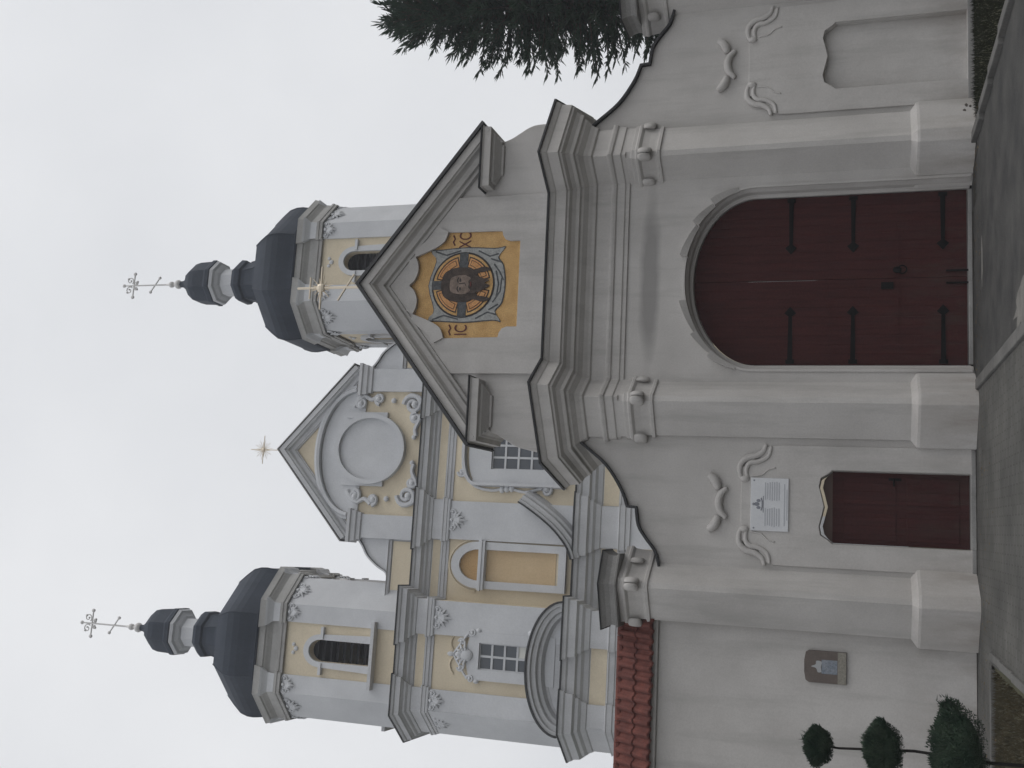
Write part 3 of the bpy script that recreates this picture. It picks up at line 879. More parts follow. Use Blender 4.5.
    MB().sweep(CP, [(0.06, 5.093), (0.08, 5.088), (0.085, 5.108), (-0.2, 5.125)]).build('flashing', FLASH, pl)
    MB().prism([(sg*4.3, 0.2), (sg*4.35, 0.75), (sg*5.1, 0.75), (sg*5.05, 0.2)], -0.05, 4.9).build('pier_core', PLASTER, root)
    return root
wing(-1, 'curved-top grey-white wing wall with a small dark red door under a white plaque')
wing(1, 'curved-top grey-white wing wall with an empty blind niche, in front of the spruce')

# boundary wall with tiled coping
def boundary(sg, label, x0, x1):
    root = thing('boundary_wall', label, 'wall', (0, 0, 0))
    xa, xb = min(sg*x0, sg*x1), max(sg*x0, sg*x1)
    MB().box(xa, xb, 0.06, 0.50, -0.05, 4.30).build('wall', PLASTER, root, bevel=0.01)
    MB().box(xa, xb, 0.0, 0.56, 4.301, 4.38).build('top_course', PLASTER, root, bevel=0.01)
    b = MB()
    PT = 0.155
    n = int((xb-xa)/PT)
    rows = [(-0.10, 4.375, 0.10, 4.66), (0.05, 4.635, 0.26, 4.91)]
    for (ya, za, yb, zb) in rows:
        for i in range(n):
            xs = xa+i*PT; dz = random.uniform(-0.006, 0.006)
            prof = [(0.0, 0.0), (0.02, 0.03), (0.05, 0.048), (0.08, 0.04), (0.10, 0.012), (0.13, -0.006), (0.152, -0.002)]
            vs = []; k = len(prof)
            for (px, ph) in prof:
                vs.append((xs+px, ya-ph*0.8, za+ph*0.6+dz)); vs.append((xs+px, yb-ph*0.8, zb+ph*0.6+dz))
                vs.append((xs+px, ya-ph*0.8+0.02, za+ph*0.6+dz-0.03))
            fs = [(3*j, 3*(j+1), 3*(j+1)+1, 3*j+1) for j in range(k-1)]+[(3*j+2, 3*(j+1)+2, 3*(j+1), 3*j) for j in range(k-1)]
            b.add(vs, fs)
    for i in range(n//2):
        xs = xa+i*PT*2
        b.tube([(xs, 0.28, 4.895), (xs+0.30, 0.28, 4.905)], [0.07, 0.062], 10)
    b.add([(xa, 0.28, 4.89), (xb, 0.28, 4.89), (xb, 0.66, 4.37), (xa, 0.66, 4.37)], [(0, 1, 2, 3)])
    b.build('tile_coping', TILE, root)
    return root
boundary(-1, 'plain grey-white boundary wall topped with two rows of red clay tiles', 5.0, 15)
boundary(1, 'plain boundary wall with tiled top to the right of the blind niche', 5.0, 15)

# plaque over the small door
pq = thing('plaque', 'white rectangular plaque with an emblem and lines of text above the small door', 'plaque', (-3.355, -0.055, 2.735))
WPAINT = noisy('white_enamel', (0.58, 0.59, 0.61), (0.64, 0.65, 0.67), 3, 0.5, 0, 30, 0.4, fine=0.03)
GREYT = mat('grey_print', (0.22, 0.23, 0.26), 0.6)
GREYP = mat('pale_grey_print', (0.43, 0.44, 0.465), 0.6)
MB().box(-0.38, 0.38, -0.004, 0.02, -0.265, 0.265).build('board', WPAINT, pq, bevel=0.006)
q = MB()
for (cx_, w_) in ((-0.18, 0.28), (0.19, 0.28)):
    for i in range(7):
        z = 0.06-i*0.032
        ww = w_*random.uniform(0.82, 1.0)
        q.box(cx_-ww/2, cx_+ww/2, -0.007, -0.003, z-0.008, z+0.008)
q.box(-0.3, 0.3, -0.007, -0.003, -0.215, -0.20); q.box(-0.22, 0.22, -0.007, -0.003, -0.245, -0.235)
q.build('text_lines', GREYP, pq)
q = MB()
q.ball((0, -0.006, 0.18), 0.028, 0.003, 0.04); q.ball((-0.05, -0.006, 0.155), 0.022, 0.003, 0.03); q.ball((0.05, -0.006, 0.155), 0.022, 0.003, 0.03)
q.tube([(0, -.006, 0.2), (0, -.006, 0.245)], 0.007, 5); q.tube([(-.02, -.006, 0.225), (.02, -.006, 0.225)], 0.006, 5)
q.tube([(-.09, -.006, 0.12), (-.04, -.006, 0.105), (.04, -.006, 0.105), (.09, -.006, 0.12)], 0.008, 5)
q.box(-0.12, 0.12, -0.007, -0.003, 0.083, 0.092)
q.build('emblem', GREYT, pq)
MB().ball((0.34, -0.006, 0.22), 0.012, 0.004, 0.012).ball((-0.34, -0.006, 0.22), 0.012, 0.004, 0.012).build('screw', GREYT, pq)

# photo board on the boundary wall
sg_ = thing('wall_sign', 'brown arch-topped board with a pale figure picture on the plain tiled wall', 'sign', (-5.58, 0.04, 1.95))
SB = noisy('brown_board', (0.115, 0.095, 0.085), (0.15, 0.125, 0.11), 5, 0.6, 0, 40, fine=0.05)
bo = [(-0.22, -0.28), (0.22, -0.28), (0.22, 0.22), (0.19, 0.265), (0.08, 0.285), (-0.08, 0.285), (-0.19, 0.265), (-0.22, 0.22)]
MB().plate([bo], -0.02, 0.018).build('board', SB, sg_, bevel=0.004)
MB().plate([[(-0.217, -0.277), (0.217, -0.277), (0.217, -0.165), (-0.217, -0.165)]], -0.024, -0.0205).build('caption_strip', noisy('beige_print', (0.22, 0.205, 0.175), (0.26, 0.245, 0.21), 30, 0.6, 0, 60, fine=0.15), sg_)
MB().plate([[(-0.09, -0.16), (0.10, -0.16), (0.10, 0.05), (-0.09, 0.05)]], -0.024, -0.0205).build('picture', noisy('blue_grey_print', (0.17, 0.20, 0.24), (0.27, 0.29, 0.32), 14, 0.6, 0, 60, fine=0.2), sg_)
MB().plate([smooth_pts([(-0.07, 0.05), (-0.075, 0.10), (-0.02, 0.125), (0.0, 0.19), (0.03, 0.13), (0.08, 0.12), (0.07, 0.05), (0.0, 0.06), (-0.07, 0.05)], 3)[:-1]], -0.0245, -0.0205).build('pale_figure', mat('pale_print', (0.38, 0.39, 0.40), 0.6), sg_)

# ================================================================== CHURCH
def carved(mb, X, Y, Z, w, ang=0.0):
    """stucco capital: two volutes and a fan of leaves, turned about the vertical"""
    q = MB()
    for sg in (1, -1):
        q.scroll(sg*w*0.62, -0.13, 0, 0.12*min(1, w/0.3), PI/2, 1.15, 0.035, -sg)
        for a in (20, 48, 72):
            t = R(-90+sg*a); l = w*(0.75 if a > 60 else 0.95)
            q.tube([(0, -0.02, -0.16), (l*0.55*math.cos(t), -0.045, -0.16+l*0.6*math.sin(t)), (l*math.cos(t), -0.01, -0.16+l*1.05*math.sin(t))], [0.03, 0.055, 0.014], 6, 0.6)
    q.tube([(0, -0.02, -0.10), (0, -0.05, -0.38), (0, -0.01, -0.16-w*1.25)], [0.035, 0.06, 0.012], 6, 0.6)
    q.ball((0, -0.04, -0.10), 0.065, 0.05, 0.065, 8, 5)
    ca, sa = math.cos(ang), math.sin(ang)
    mb.add([(X+x*ca-y*sa, Y+x*sa+y*ca, Z+z) for x, y, z in q.v], q.f)
CH = thing('church', 'pale ochre and white baroque church with two dark-domed bell towers behind the gateway', 'church', (-1.76, 20.3, 0), R(2.66))
FT, FC = -2.6, -1.8        # front planes of the towers and of the centre
PR = 0.13                  # pilaster projection
TX = 6.95
def front(breaks=True, ext=0.0):
    L = [(-9.32, 7.0), (-9.32, -1.55), (-8.5, FT)]
    def br(x0, x1, y):
        return [(x0, y), (x0, y-PR), (x1, y-PR), (x1, y)]
    if breaks:
        L = [(-9.32, 7.0), (-9.32, -1.6), (-8.5, FT-PR), (-7.8, FT-PR), (-7.8, FT)]
        L += [(-6.05, FT), (-6.05, FT-PR), (-4.95, FT-PR)]
    else:
        L += [(-4.95, FT)]
    L += [(-4.95, FC)]
    if breaks:
        L += br(-2.9, -1.6, FC)
    RR = [(-x, y) for x, y in reversed(L)]
    return L+RR
fp = front(False)
w = MB().prism(fp, 0, 15.95)
w.build('facade_wall', OCHRE, CH)
# pilasters on both storeys
def pil(x0, x1, y, z0, z1, cap=True):
    o = MB().box(x0, x1, y-PR+0.01, y+0.05, z0, z1).build('pilaster', WHITE2, CH)
    if cap:
        c = MB()
        xc = (x0+x1)/2; wd = (x1-x0)/2
        c.sweep([(x0, y), (x0, y-PR), (x1, y-PR), (x1, y)], [(0, z1-0.02), (0.05, z1), (0.06, z1+0.06), (0.02, z1+0.07)])
        carved(c, xc, y-PR, z1, min(wd*0.95, 0.40))
        c.build('capital', WHITE2, o)
    return o
for sg in (1, -1):
    for (x0, x1, y) in ((-8.5, -7.8, FT), (-6.05, -4.95, FT), (-2.9, -1.6, FC)):
        xa, xb = (x0, x1) if sg > 0 else (-x1, -x0)
        pil(xa, xb, y, 10.2, 14.75)
        pil(xa, xb, y, 0.0, 8.5, False)
    # canted corner of the tower
    cp = [(-9.32, 6.8), (-9.32, -1.6), (-8.5, FT-PR+0.01), (-8.5, FT+.1)]
    if sg < 0: cp = [(-x, y) for x, y in reversed(cp)]
    MB().sweep(cp, [(0.0, 0), (0.02, 0.01), (0.02, 15.8), (0, 15.82)]).build('canted_corner', WHITE2, CH)
    kx = -8.98*sg
    c = MB()
    carved(c, -8.91*sg, -2.165, 14.72, 0.40, -sg*R(52))
    c.build('capital', WHITE2, CH)
E2 = [(0, 14.22), (0.05, 14.23), (0.06, 14.33), (0.10, 14.35), (0.11, 14.47), (0.14, 14.50), (0.14, 14.55), (0.03, 14.57), (0.03, 14.98), (0.08, 15.0), (0.12, 15.1), (0.22, 15.17), (0.24, 15.24), (0.34, 15.30), (0.42, 15.33), (0.44, 15.52), (0.50, 15.56), (0.54, 15.66), (0.0, 15.80)]
E1 = [(0, 8.30), (0.05, 8.31), (0.06, 8.45), (0.10, 8.47), (0.12, 8.62), (0.15, 8.66), (0.03, 8.70), (0.03, 9.25), (0.08, 9.28), (0.14, 9.42), (0.26, 9.5), (0.28, 9.6), (0.42, 9.66), (0.45, 9.88), (0.52, 9.93), (0.56, 10.05), (0.0, 10.18)]
pth = front(True)
def fit(prof, za, zb, k):
    lo, hi = prof[0][1], prof[-1][1]
    return [(o_*k, za+(z-lo)*(zb-za)/(hi-lo)) for o_, z in prof]
E2 = fit(E2, 14.72, 16.02, 0.74)
E1 = fit(E1, 8.45, 10.36, 0.74)
MB().sweep(pth, E2, cap=False).build('upper_cornice', GREYW, CH)
MB().sweep(pth, [(0.36, 15.905), (0.43, 15.90), (0.435, 15.94), (0, 16.06)], cap=False).build('flashing', FLASH, CH)
MB().sweep(pth, E1, cap=False).build('lower_cornice', GREYW, CH)
MB().sweep(pth, [(0.38, 10.235), (0.45, 10.23), (0.455, 10.27), (0, 10.40)], cap=False).build('flashing', FLASH, CH)
# ochre panels of the frieze
for (x0, x1, y) in ((-7.78, -6.07, FT), (-4.9, -2.95, FC), (-1.55, 1.55, FC), (2.95, 4.9, FC), (6.07, 7.78, FT)):
    MB().box(x0, x1, y-0.030, y, 15.04, 15.32).build('frieze_panel', OCHRE, CH)
    MB().box(x0, x1, y-0.030, y, 8.88, 9.40).build('frieze_panel', OCHRE, CH)

def scroll_set(b, cx, cz, w, h, y, s=1.0):
    for sg in (1, -1):
        b.scroll(cx+sg*w, cz, y, 0.16*s, PI/2, 1.2, 0.05*s, sg)
        b.scroll(cx+sg*w*0.55, cz+h*0.55, y, 0.15*s, PI/2, 1.1, 0.05*s, -sg)
        b.tube([(cx+sg*w, y, cz+0.12*s), (cx+sg*w*0.8, y, cz+h*0.35), (cx+sg*w*0.55, y, cz+h*0.55), (cx+sg*w*0.25, y, cz+h*0.8), (cx, y, cz+h)], 0.05*s, 6)
    b.ball((cx, y, cz+h*0.30), 0.26*s, 0.10, 0.30*s, 12, 8); b.ball((cx, y, cz+h*0.62), 0.14*s, 0.09, 0.22*s)
    for a in range(7):
        t = PI*(a+0.5)/7; b.tube([(cx, y-.02, cz+h*.25), (cx+.34*s*math.cos(t), y-.06, cz+h*.25+.36*s*math.sin(t)), (cx+.55*s*math.cos(t), y-.02, cz+h*.22+.52*s*math.sin(t))], [.03*s, .065*s, .02*s], 6)
    b.ball((cx, y, cz+h+0.08), 0.10*s, 0.08, 0.16*s)

def window(cx, z0, z1, hw, y, lit=None, cols=2, rows=4, hood=True):
    o = part('window', CH)
    sur = [(cx-hw-0.34, z0-0.4), (cx+hw+0.34, z0-0.4), (cx+hw+0.34, z1+0.22), (cx+hw+0.15, z1+0.34), (cx, z1+0.50), (cx-hw-0.15, z1+0.34), (cx-hw-0.34, z1+0.22)]
    hole = [(cx-hw, z0), (cx+hw, z0), (cx+hw, z1), (cx-hw, z1)]
    MB().plate([sur, hole], y-0.14, y-0.001).build('window_surround', WHITE2, o)
    MB().plate([hole], y-0.02, y-0.004).build('pane', GLASS, o)
    fr = MB()
    tk = 0.035
    for i in range(cols+1):
        x = cx-hw+2*hw*i/cols
        fr.box(x-tk, x+tk, y-0.055, y-0.021, z0, z1)
    for i in range(rows+1):
        z = z0+(z1-z0)*i/rows
        fr.box(cx-hw, cx+hw, y-0.052, y-0.0215, z-tk, z+tk)
    fr.build('sash', WHITE2, o)
    if lit:
        i, j = lit
        MB().box(cx-hw+2*hw*i/cols+tk, cx-hw+2*hw*(i+1)/cols-tk, y-0.03, y-0.022, z0+(z1-z0)*j/rows+tk, z0+(z1-z0)*(j+1)/rows-tk).build('pane', PALE_PANE, o)
    if hood:
        b = MB(); scroll_set(b, cx, z1+0.25, hw+0.32, 0.62, y-0.15, 0.8)
        for sg in (1, -1):
            b.ball((cx+sg*(hw+0.42), y-0.1, z0+0.35), 0.13, 0.1, 0.18); b.ball((cx+sg*(hw+0.40), y-0.1, z0+0.1), 0.09, 0.1, 0.12)
            b.ball((cx+sg*(hw+0.38), y-0.1, z1+0.05), 0.08, 0.09, 0.1)
        b.build('stucco_scroll', WHITE2, o)
        l = MB()
        for sg in (1, -1):
            l.tube([(cx+sg*(0.05+0.62*math.sin(PI*i/10)*0+0.60*i/10), y-0.02, 13.98+0.14*math.sin(PI*i/10)) for i in range(11)], 0.035, 5)
        l.build('stucco_garland', OCHRE, o)
    return o
window(-6.62, 10.95, 13.10, 0.42, FT, lit=(1, 1), rows=5)
window(6.95, 10.95, 13.10, 0.42, FT, rows=5)
# middle window with a deep splayed surround
o = part('window', CH)
cx = 0.15
hole = [(cx-0.62, 11.0), (cx+0.62, 11.0), (cx+0.62, 13.35), (cx-0.62, 13.35)]
splay = [(cx-1.07, 10.7), (cx+1.07, 10.7), (cx+1.07, 14.0)] + arc(cx, 13.9, 1.02, 0.28, 20, 160, 10) + [(cx-1.07, 14.0)]
MB().plate([splay, hole], FC-0.16, FC-0.001).build('window_surround', WHITE2, o)
MB().vsweep([(cx-1.08, 10.7), (cx-1.08, 13.95)] + arc(cx, 13.92, 1.08, 0.40, 160, 20, 10) + [(cx+1.08, 13.95), (cx+1.08, 10.7)], [(0.0, FC), (0.0, FC-0.26), (0.10, FC-0.26), (0.14, FC)]).build('window_hood', WHITE2, o)
MB().plate([hole], FC-0.02, FC-0.004).build('pane', GLASS, o)
b = MB()
for i in range(4):
    x = cx-0.62+1.24*i/3; b.box(x-.035, x+.035, FC-.055, FC-.021, 11.0, 13.35)
for i in range(6):
    z = 11.0+2.35*i/5; b.box(cx-.62, cx+.62, FC-.052, FC-.0215, z-.035, z+.035)
b.build('sash', WHITE2, o)
for sg in (1, -1):
    b = MB()
    b.scroll(cx+sg*1.28, 11.35, FC-0.08, 0.22, PI/2, 1.3, 0.075, sg)
    b.scroll(cx+sg*0.75, 14.42, FC-0.08, 0.16, PI/2, 1.2, 0.05, -sg)
    b.tube([(cx+sg*x, FC-0.08, z) for x, z in smooth_pts([(1.20, 11.5), (1.36, 12.1), (1.26, 12.7), (1.34, 13.3), (1.22, 13.9), (0.85, 14.3), (0.4, 14.42)], 4)], 0.05, 6)
    for (x, z) in ((1.28, 12.75), (1.31, 12.92), (1.26, 12.58)):
        b.ball((cx+sg*x, FC-0.1, z), 0.12, 0.08, 0.10)
    b.build('stucco_scroll', WHITE2, o)

# blind niches
for sg in (1, -1):
    cx = -3.72*sg
    o = part('blind_niche', CH)
    hw = 0.52
    a_in = arc(cx, 13.62, hw, 0.66, 180, 0, 16)
    outer = [(cx-hw-0.24, 10.55)] + arc(cx, 13.62, hw+0.26, 0.95, 180, 0, 16) + [(cx+hw+0.24, 10.55)]
    hole1 = [(cx-hw, 13.60)] + a_in + [(cx+hw, 13.60)]
    hole2 = [(cx-hw, 10.80), (cx+hw, 10.80), (cx+hw, 13.34), (cx-hw, 13.34)]
    MB().plate([outer, hole1, hole2], FC-0.16, FC-0.001).build('niche_frame', WHITE2, o)
    MB().vsweep(arc(cx, 13.62, hw+0.34, 1.04, 176, 4, 16), [(0, FC), (0, FC-.06), (.05, FC-.06), (.05, FC)]).build('garland_line', OCHRE, o)
    MB().plate([[(p[0], p[1]) for p in hole1]], FC-0.05, FC-0.003).build('lunette', SHADE_OCHRE, o)
    MB().box(cx-hw, cx+hw, FC-0.03, FC-0.003, 10.92, 13.34).build('niche_panel', NICHE, o)
    MB().box(cx-hw-0.3, cx+hw+0.3, FC-0.24, FC-0.161, 13.36, 13.58).box(cx-hw-0.33, cx+hw+0.33, FC-0.27, FC-0.161, 13.46, 13.53).build('impost', WHITE2, o)

# curved pediments over the lower storey
for sg in (1, -1):
    cx = -6.75*sg
    o = part('curved_pediment', CH)
    rx, rz = 2.02, 1.12
    cr = arc(cx, 10.22, rx, rz, 178, 2, 26)
    MB().vsweep(cr, [(0.0, FT), (0.0, FT-0.55), (-0.10, FT-0.55), (-0.13, FT-0.46), (-0.26, FT-0.44), (-0.30, FT-0.32), (-0.40, FT-0.30), (-0.48, FT-0.14), (-0.56, FT-0.12), (-0.60, FT)]).build('arched_cornice', GREYW, o)
    MB().vsweep(arc(cx, 10.22, rx+0.01, rz+0.01, 178, 2, 26), [(0.0, FT), (0.05, FT), (0.05, FT-0.61), (-0.01, FT-0.61), (-0.01, FT-0.56)]).build('flashing', FLASH, o)
    MB().plate([arc(cx, 10.22, rx-0.5, rz-0.45, 180, 0, 20)], FT-0.11, FT+0.0).build('tympanum', GREYW, o)
    o = part('broken_pediment', CH)
    cr = smooth_pts([(-3.35, 10.25), (-2.95, 10.42), (-2.45, 10.85), (-2.05, 11.35), (-1.72, 11.85), (-1.55, 12.15)], 4)
    rev = sg > 0
    if sg < 0: cr = [(-x, z) for x, z in reversed(cr)]
    MB().vsweep(cr, [(0.0, FC), (0.0, FC-0.62), (-0.08, FC-0.62), (-0.11, FC-0.52), (-0.24, FC-0.50), (-0.28, FC-0.36), (-0.36, FC-0.34), (-0.44, FC-0.16), (-0.50, FC)]).build('curved_cornice', GREYW, o)
    MB().vsweep(cr, [(0.01, FC), (0.05, FC), (0.05, FC-0.68), (0.0, FC-0.68), (0.0, FC-0.63)]).build('flashing', FLASH, o)

# central gable
gb = part('gable', CH)
GA, GE = 21.52, 18.75
outline = [(-3.0, 15.72), (3.0, 15.72), (3.0, GE), (0, GA-0.15), (-3.0, GE)]
MB().plate([outline], FC+0.02, FC+0.9).build('gable_wall', OCHRE, gb)
for sg in (1, -1):
    x0, x1 = sorted((sg*2.2, sg*3.02))
    MB().box(x0, x1, FC-0.12, FC+0.4, 15.8, 18.55).build('pilaster', WHITE2, gb)
    MB().sweep([(x0, FC+.3), (x0, FC-0.12), (x1, FC-0.12), (x1, FC+.3)], [(0, 18.05), (0.06, 18.08), (0.07, 18.2), (0.12, 18.25), (0.13, 18.4), (0.18, 18.44), (0.18, 18.55), (0, 18.56)]).build('capital', GREYW, gb)
    # sweeping attic wing between gable and tower
    cur = smooth_pts([(3.05, 18.15), (3.3, 17.95), (3.62, 17.75), (3.95, 17.35), (4.15, 17.0), (4.45, 16.9), (4.98, 16.88)], 4)
    P = [(3.0, 15.72)] + [(3.0, 18.15)] + cur + [(4.98, 15.72)]
    if sg < 0: P = [(-x, z) for x, z in reversed(P)]; cc = [(-x, z) for x, z in reversed(cur)]
    else: cc = cur
    MB().plate([P], FC+0.03, FC+0.6).build('attic_wing', WHITE2, gb)
    MB().box(*sorted((sg*3.08, sg*4.75)), FC+0.0, FC+0.028, 15.95, 16.82).build('attic_panel', OCHRE, gb)
    MB().sweep([(min(sg*3.05, sg*4.95), FC+.03), (max(sg*3.05, sg*4.95), FC+.03)], [(0, 16.84), (.07, 16.86), (.09, 16.93), (.14, 16.96), (0, 17.0)]).build('ledge', GREYW, gb)
    MB().vsweep(cc, [(0, FC+.62), (.06, FC+.62), (.06, FC-.06), (0, FC-.06)] ).build('coping', GREYW, gb)
MB().vsweep([(-3.12, GE-0.02), (0, GA), (3.12, GE-0.02)], [(0.0, FC+0.95), (0.0, FC-0.30), (-0.16, FC-0.30), (-0.18, FC-0.24), (-0.24, FC-0.22), (-0.28, FC-0.12), (-0.40, FC-0.09), (-0.42, FC-0.05), (-0.45, FC-.04), (-0.45, FC+0.03)]).build('raking_cornice', GREYW, gb)
MB().vsweep([(-3.17, GE-0.03), (0, GA+0.02), (3.17, GE-0.03)], [(0.0, FC+1.0), (0.04, FC+1.0), (0.04, FC-0.33), (0.0, FC-0.33)]).build('roof_edge', CEMENT, gb)
MB().vsweep(arc(0, 18.55, 2.18, 1.38, 176, 4, 28), [(0.0, FC+.02), (0.0, FC-0.20), (0.10, FC-0.22), (0.16, FC-0.12), (0.24, FC-0.10), (0.24, FC+.02)]).build('arch_moulding', WHITE2, gb)
sp_in = arc(0, 18.5, 2.18, 1.40, 0, 180, 24)
MB().plate([sp_in+[(-2.18, 18.3), (2.18, 18.3)]], FC-0.04, FC+0.015).build('arch_field', WHITE2, gb)
oc = part('oculus', gb)
# (sub-parts of the gable are limited to one level, so the medallion hangs straight under it)
bpy.data.objects.remove(oc)
OX, OZ = 0.12, 17.98
MB().lathe((0, 0, 0), [(1.18, 0), (1.18, 0.10), (0.0, 0.10)], 56).v
def disc(name, r0, r1, y0, y1, mt, squ=1.0):
    n = 56
    if r0 <= 0:
        return MB().plate([circ(OX, OZ, r1, r1*squ, n)], y0, y1).build(name, mt, gb)
    return MB().plate([circ(OX, OZ, r1, r1*squ, n), circ(OX, OZ, r0, r0*squ, n)], y0, y1).build(name, mt, gb)
disc('blank_medallion', 0, 1.10, FC-0.07, FC+0.02, WHITE2, 1.08)
disc('medallion_frame', 1.10, 1.26, FC-0.20, FC+0.02, WHITE2, 1.08)
for sg in (1, -1):
    xa, xb = sorted((OX+sg*1.1, OX+sg*1.32))
    MB().box(xa, xb, FC-.1, FC+.01, 17.4, 19.0).build('medallion_strip', WHITE2, gb)
    b = MB()
    b.scroll(OX+sg*1.66, 18.45, FC-.07, .22, 0, 1.4, .085, sg); b.scroll(OX+sg*1.80, 17.75, FC-.07, .19, PI, 1.3, .08, -sg)
    b.tube([(OX+sg*x, FC-.07, z) for x, z in smooth_pts([(1.5, 18.75), (1.7, 18.62), (1.9, 18.35), (1.78, 18.05), (1.95, 17.8)], 4)], .08, 6)
    b.build('stucco_scroll', WHITE2, gb)
    b = MB()
    b.scroll(OX+sg*1.62, 16.45, FC-.07, .36, PI/2, 1.5, .095, -sg); b.scroll(OX+sg*1.15, 16.3, FC-.07, .20, 0, 1.3, .085, sg)
    b.tube([(OX+sg*x, FC-.07, z) for x, z in smooth_pts([(1.95, 16.6), (1.85, 16.2), (1.5, 16.05), (1.1, 16.15), (0.75, 16.3), (0.5, 16.25)], 4)], .08, 6)
    b.ball((OX+sg*1.75, FC-.07, 17.2), .10, .08, .10); b.ball((OX+sg*.45, FC-.07, 16.32), .09, .08, .09)
    b.build('stucco_scroll', WHITE2, gb)
starburst(gb, (0, FC+.1, GA-0.1), 0.98, 0.52, 0.017, 20, BRASS, 'sunburst_finial')

# bell towers
def tower(cx):
    t = part('bell_tower', CH, (cx, 0, 0))
    H, K = 2.40, 1.50
    octo = [(-K, -H), (K, -H), (H, -K), (H, K), (K, H), (-K, H), (-H, K), (-H, -K)]
    # corner faces and pilaster strips
    op = [(-0.37, 17.05)] + arc(0, 19.0, 0.37, 0.42, 180, 0, 14) + [(0.37, 17.05)]
    sur = [(-0.62, 17.05)] + arc(0, 19.0, 0.55, 0.62, 180, 0, 14) + [(0.62, 17.05)]
    wall_o = [(-0.89, 15.7), (0.89, 15.7), (0.89, 20.7), (-0.89, 20.7)]
    def turned(q, k):
        a = R(90*k); ca, sa = math.cos(a), math.sin(a)
        q.v = [(x*ca-y*sa, x*sa+y*ca, z) for x, y, z in q.v]
        return q
    for k in range(4):
        pts = [(0.89, -H), (K, -H), (H, -K), (H, -0.89), (H-0.3, -0.89), (H-0.3, -K+.12), (K-.12, -H+0.3), (0.89, -H+0.3)]
        turned(MB().prism(pts, 15.7, 20.7), k).build('corner_pier', WHITE2, t)
        turned(MB().plate([wall_o, op], -H+0.07, -H+0.35), k).build('belfry_wall', OCHRE, t)
        turned(MB().plate([sur, op], -H-0.03, -H+0.069), k).build('belfry_surround', WHITE2, t)
        turned(MB().box(-1.12, 1.12, -H-0.22, -H+0.071, 16.92, 17.04), k).build('belfry_sill', GREYW, t)
        for (x0, x1) in ((-0.80, -0.40), (0.40, 0.80)):
            turned(MB().box(x0, x1, -H-0.08, -H+0.071, 18.88, 18.98), k).build('impost', WHITE2, t)
        q = MB()
        for i in range(9):
            z = 17.15+i*0.26
            q.add([(-.55, -H+.38, z), (.55, -H+.38, z), (.55, -H+.62, z+.22), (-.55, -H+.62, z+.22)], [(0, 1, 2, 3)])
        turned(q, k).build('louvre', DARKIN, t)
        for (x, y) in ((-1.23, -H-.02), (1.23, -H-.02), (1.95, -1.97)):
            c = MB()
            carved(c, x, y, 20.36, 0.30 if x < 1.5 else 0.38, R(45) if x > 1.5 else 0.0)
            turned(c, k).build('stucco_capital', WHITE2, t)
        c = MB()
        for (dx, dz, rr) in ((0, 0, .09), (-.14, .1, .07), (.14, .1, .07)):
            c.ball((dx, -H+.06, 19.95+dz), rr, rr*.6, rr, 7, 5)
        turned(c, k).build('stucco_flower', WHITE2, t)
    MB().prism([(x*0.86, y*0.86) for x, y in octo], 15.6, 15.75).build('belfry_floor', DARKIN, t)
    MB().prism([(x*0.88, y*0.88) for x, y in octo], 20.55, 20.68).build('belfry_ceiling', DARKIN, t)
    # cornice under the dome
    brk = []
    for k in range(4):
        a = R(90*k); ca, sa = math.cos(a), math.sin(a)
        for (x, y) in ((-K, -H-0.09), (-0.89, -H-0.09), (-0.89, -H), (0.89, -H), (0.89, -H-0.09), (K, -H-0.09)):
            brk.append((x*ca-y*sa, x*sa+y*ca))
    DC = [(0, 20.35), (0.04, 20.36), (0.05, 20.46), (0.08, 20.48), (0.09, 20.56), (0.02, 20.58), (0.02, 20.86), (0.06, 20.92), (0.13, 21.0), (0.15, 21.04), (0.20, 21.07), (0.23, 21.22), (0.25, 21.28), (0, 21.36)]
    MB().sweep(brk, DC, closed=True).build('tower_cornice', SHADEDW, t)
    for k in range(4):
        for (xa, xb) in ((-K, -0.89), (0.89, K)):
            turned(MB().sweep([(xa+.01, -H-0.08), (xa+.01, -H-0.105), (xb-.01, -H-0.105), (xb-.01, -H-0.08)], [(0.0, 20.60), (0.012, 20.61), (0.03, 20.84), (0.07, 20.90), (0.12, 20.96), (0.16, 21.0), (0.2, 21.06), (0.0, 21.10)]), k).build('cornice_block', WHITE2, t)
    # dome of dark sheet
    ph = R(22.5); cs = 1/math.cos(ph)
    prof = [(2.70, 21.28), (2.74, 21.34), (2.56, 21.46), (2.57, 21.6), (2.61, 21.85), (2.64, 22.1), (2.63, 22.35), (2.55, 22.65), (2.32, 23.0), (2.04, 23.38), (1.70, 23.45), (1.30, 23.58), (1.02, 23.85), (0.82, 24.25), (0.74, 24.65), (0.74, 24.80), (0.82, 24.86), (0.84, 25.06), (0.72, 25.25), (0.55, 25.29)]
    MB().lathe((0, 0, 0), [(a*cs, z) for a, z in prof], 8, ph).build('dome', SLATE, t)
    rb = MB()
    for k in range(8):
        a = ph+2*PI*k/8
        rb.tube([((p[0]*cs+0.01)*math.cos(a), (p[0]*cs+0.01)*math.sin(a), p[1]) for p in prof[2:15]], 0.02, 5)
    rb.build('dome_rib', SLATE, t)
    MB().lathe((0, 0, 0), [(0.51*cs, 25.26), (0.51*cs, 25.90), (0.60*cs, 25.95), (0.70*cs, 26.05), (0.80*cs, 26.09), (0.84*cs, 26.21)], 8, ph).build('lantern', WHITE2, t)
    MB().lathe((0, 0, 0), [(0.82*cs, 26.22), (0.87*cs, 26.25), (0.87*cs, 26.40), (0.82*cs, 26.50), (0.80*cs, 27.0), (0.74*cs, 27.25), (0.52*cs, 27.55), (0.26*cs, 27.75), (0.14, 27.95), (0.12, 28.1)], 8, ph).build('cupola', SLATE, t)
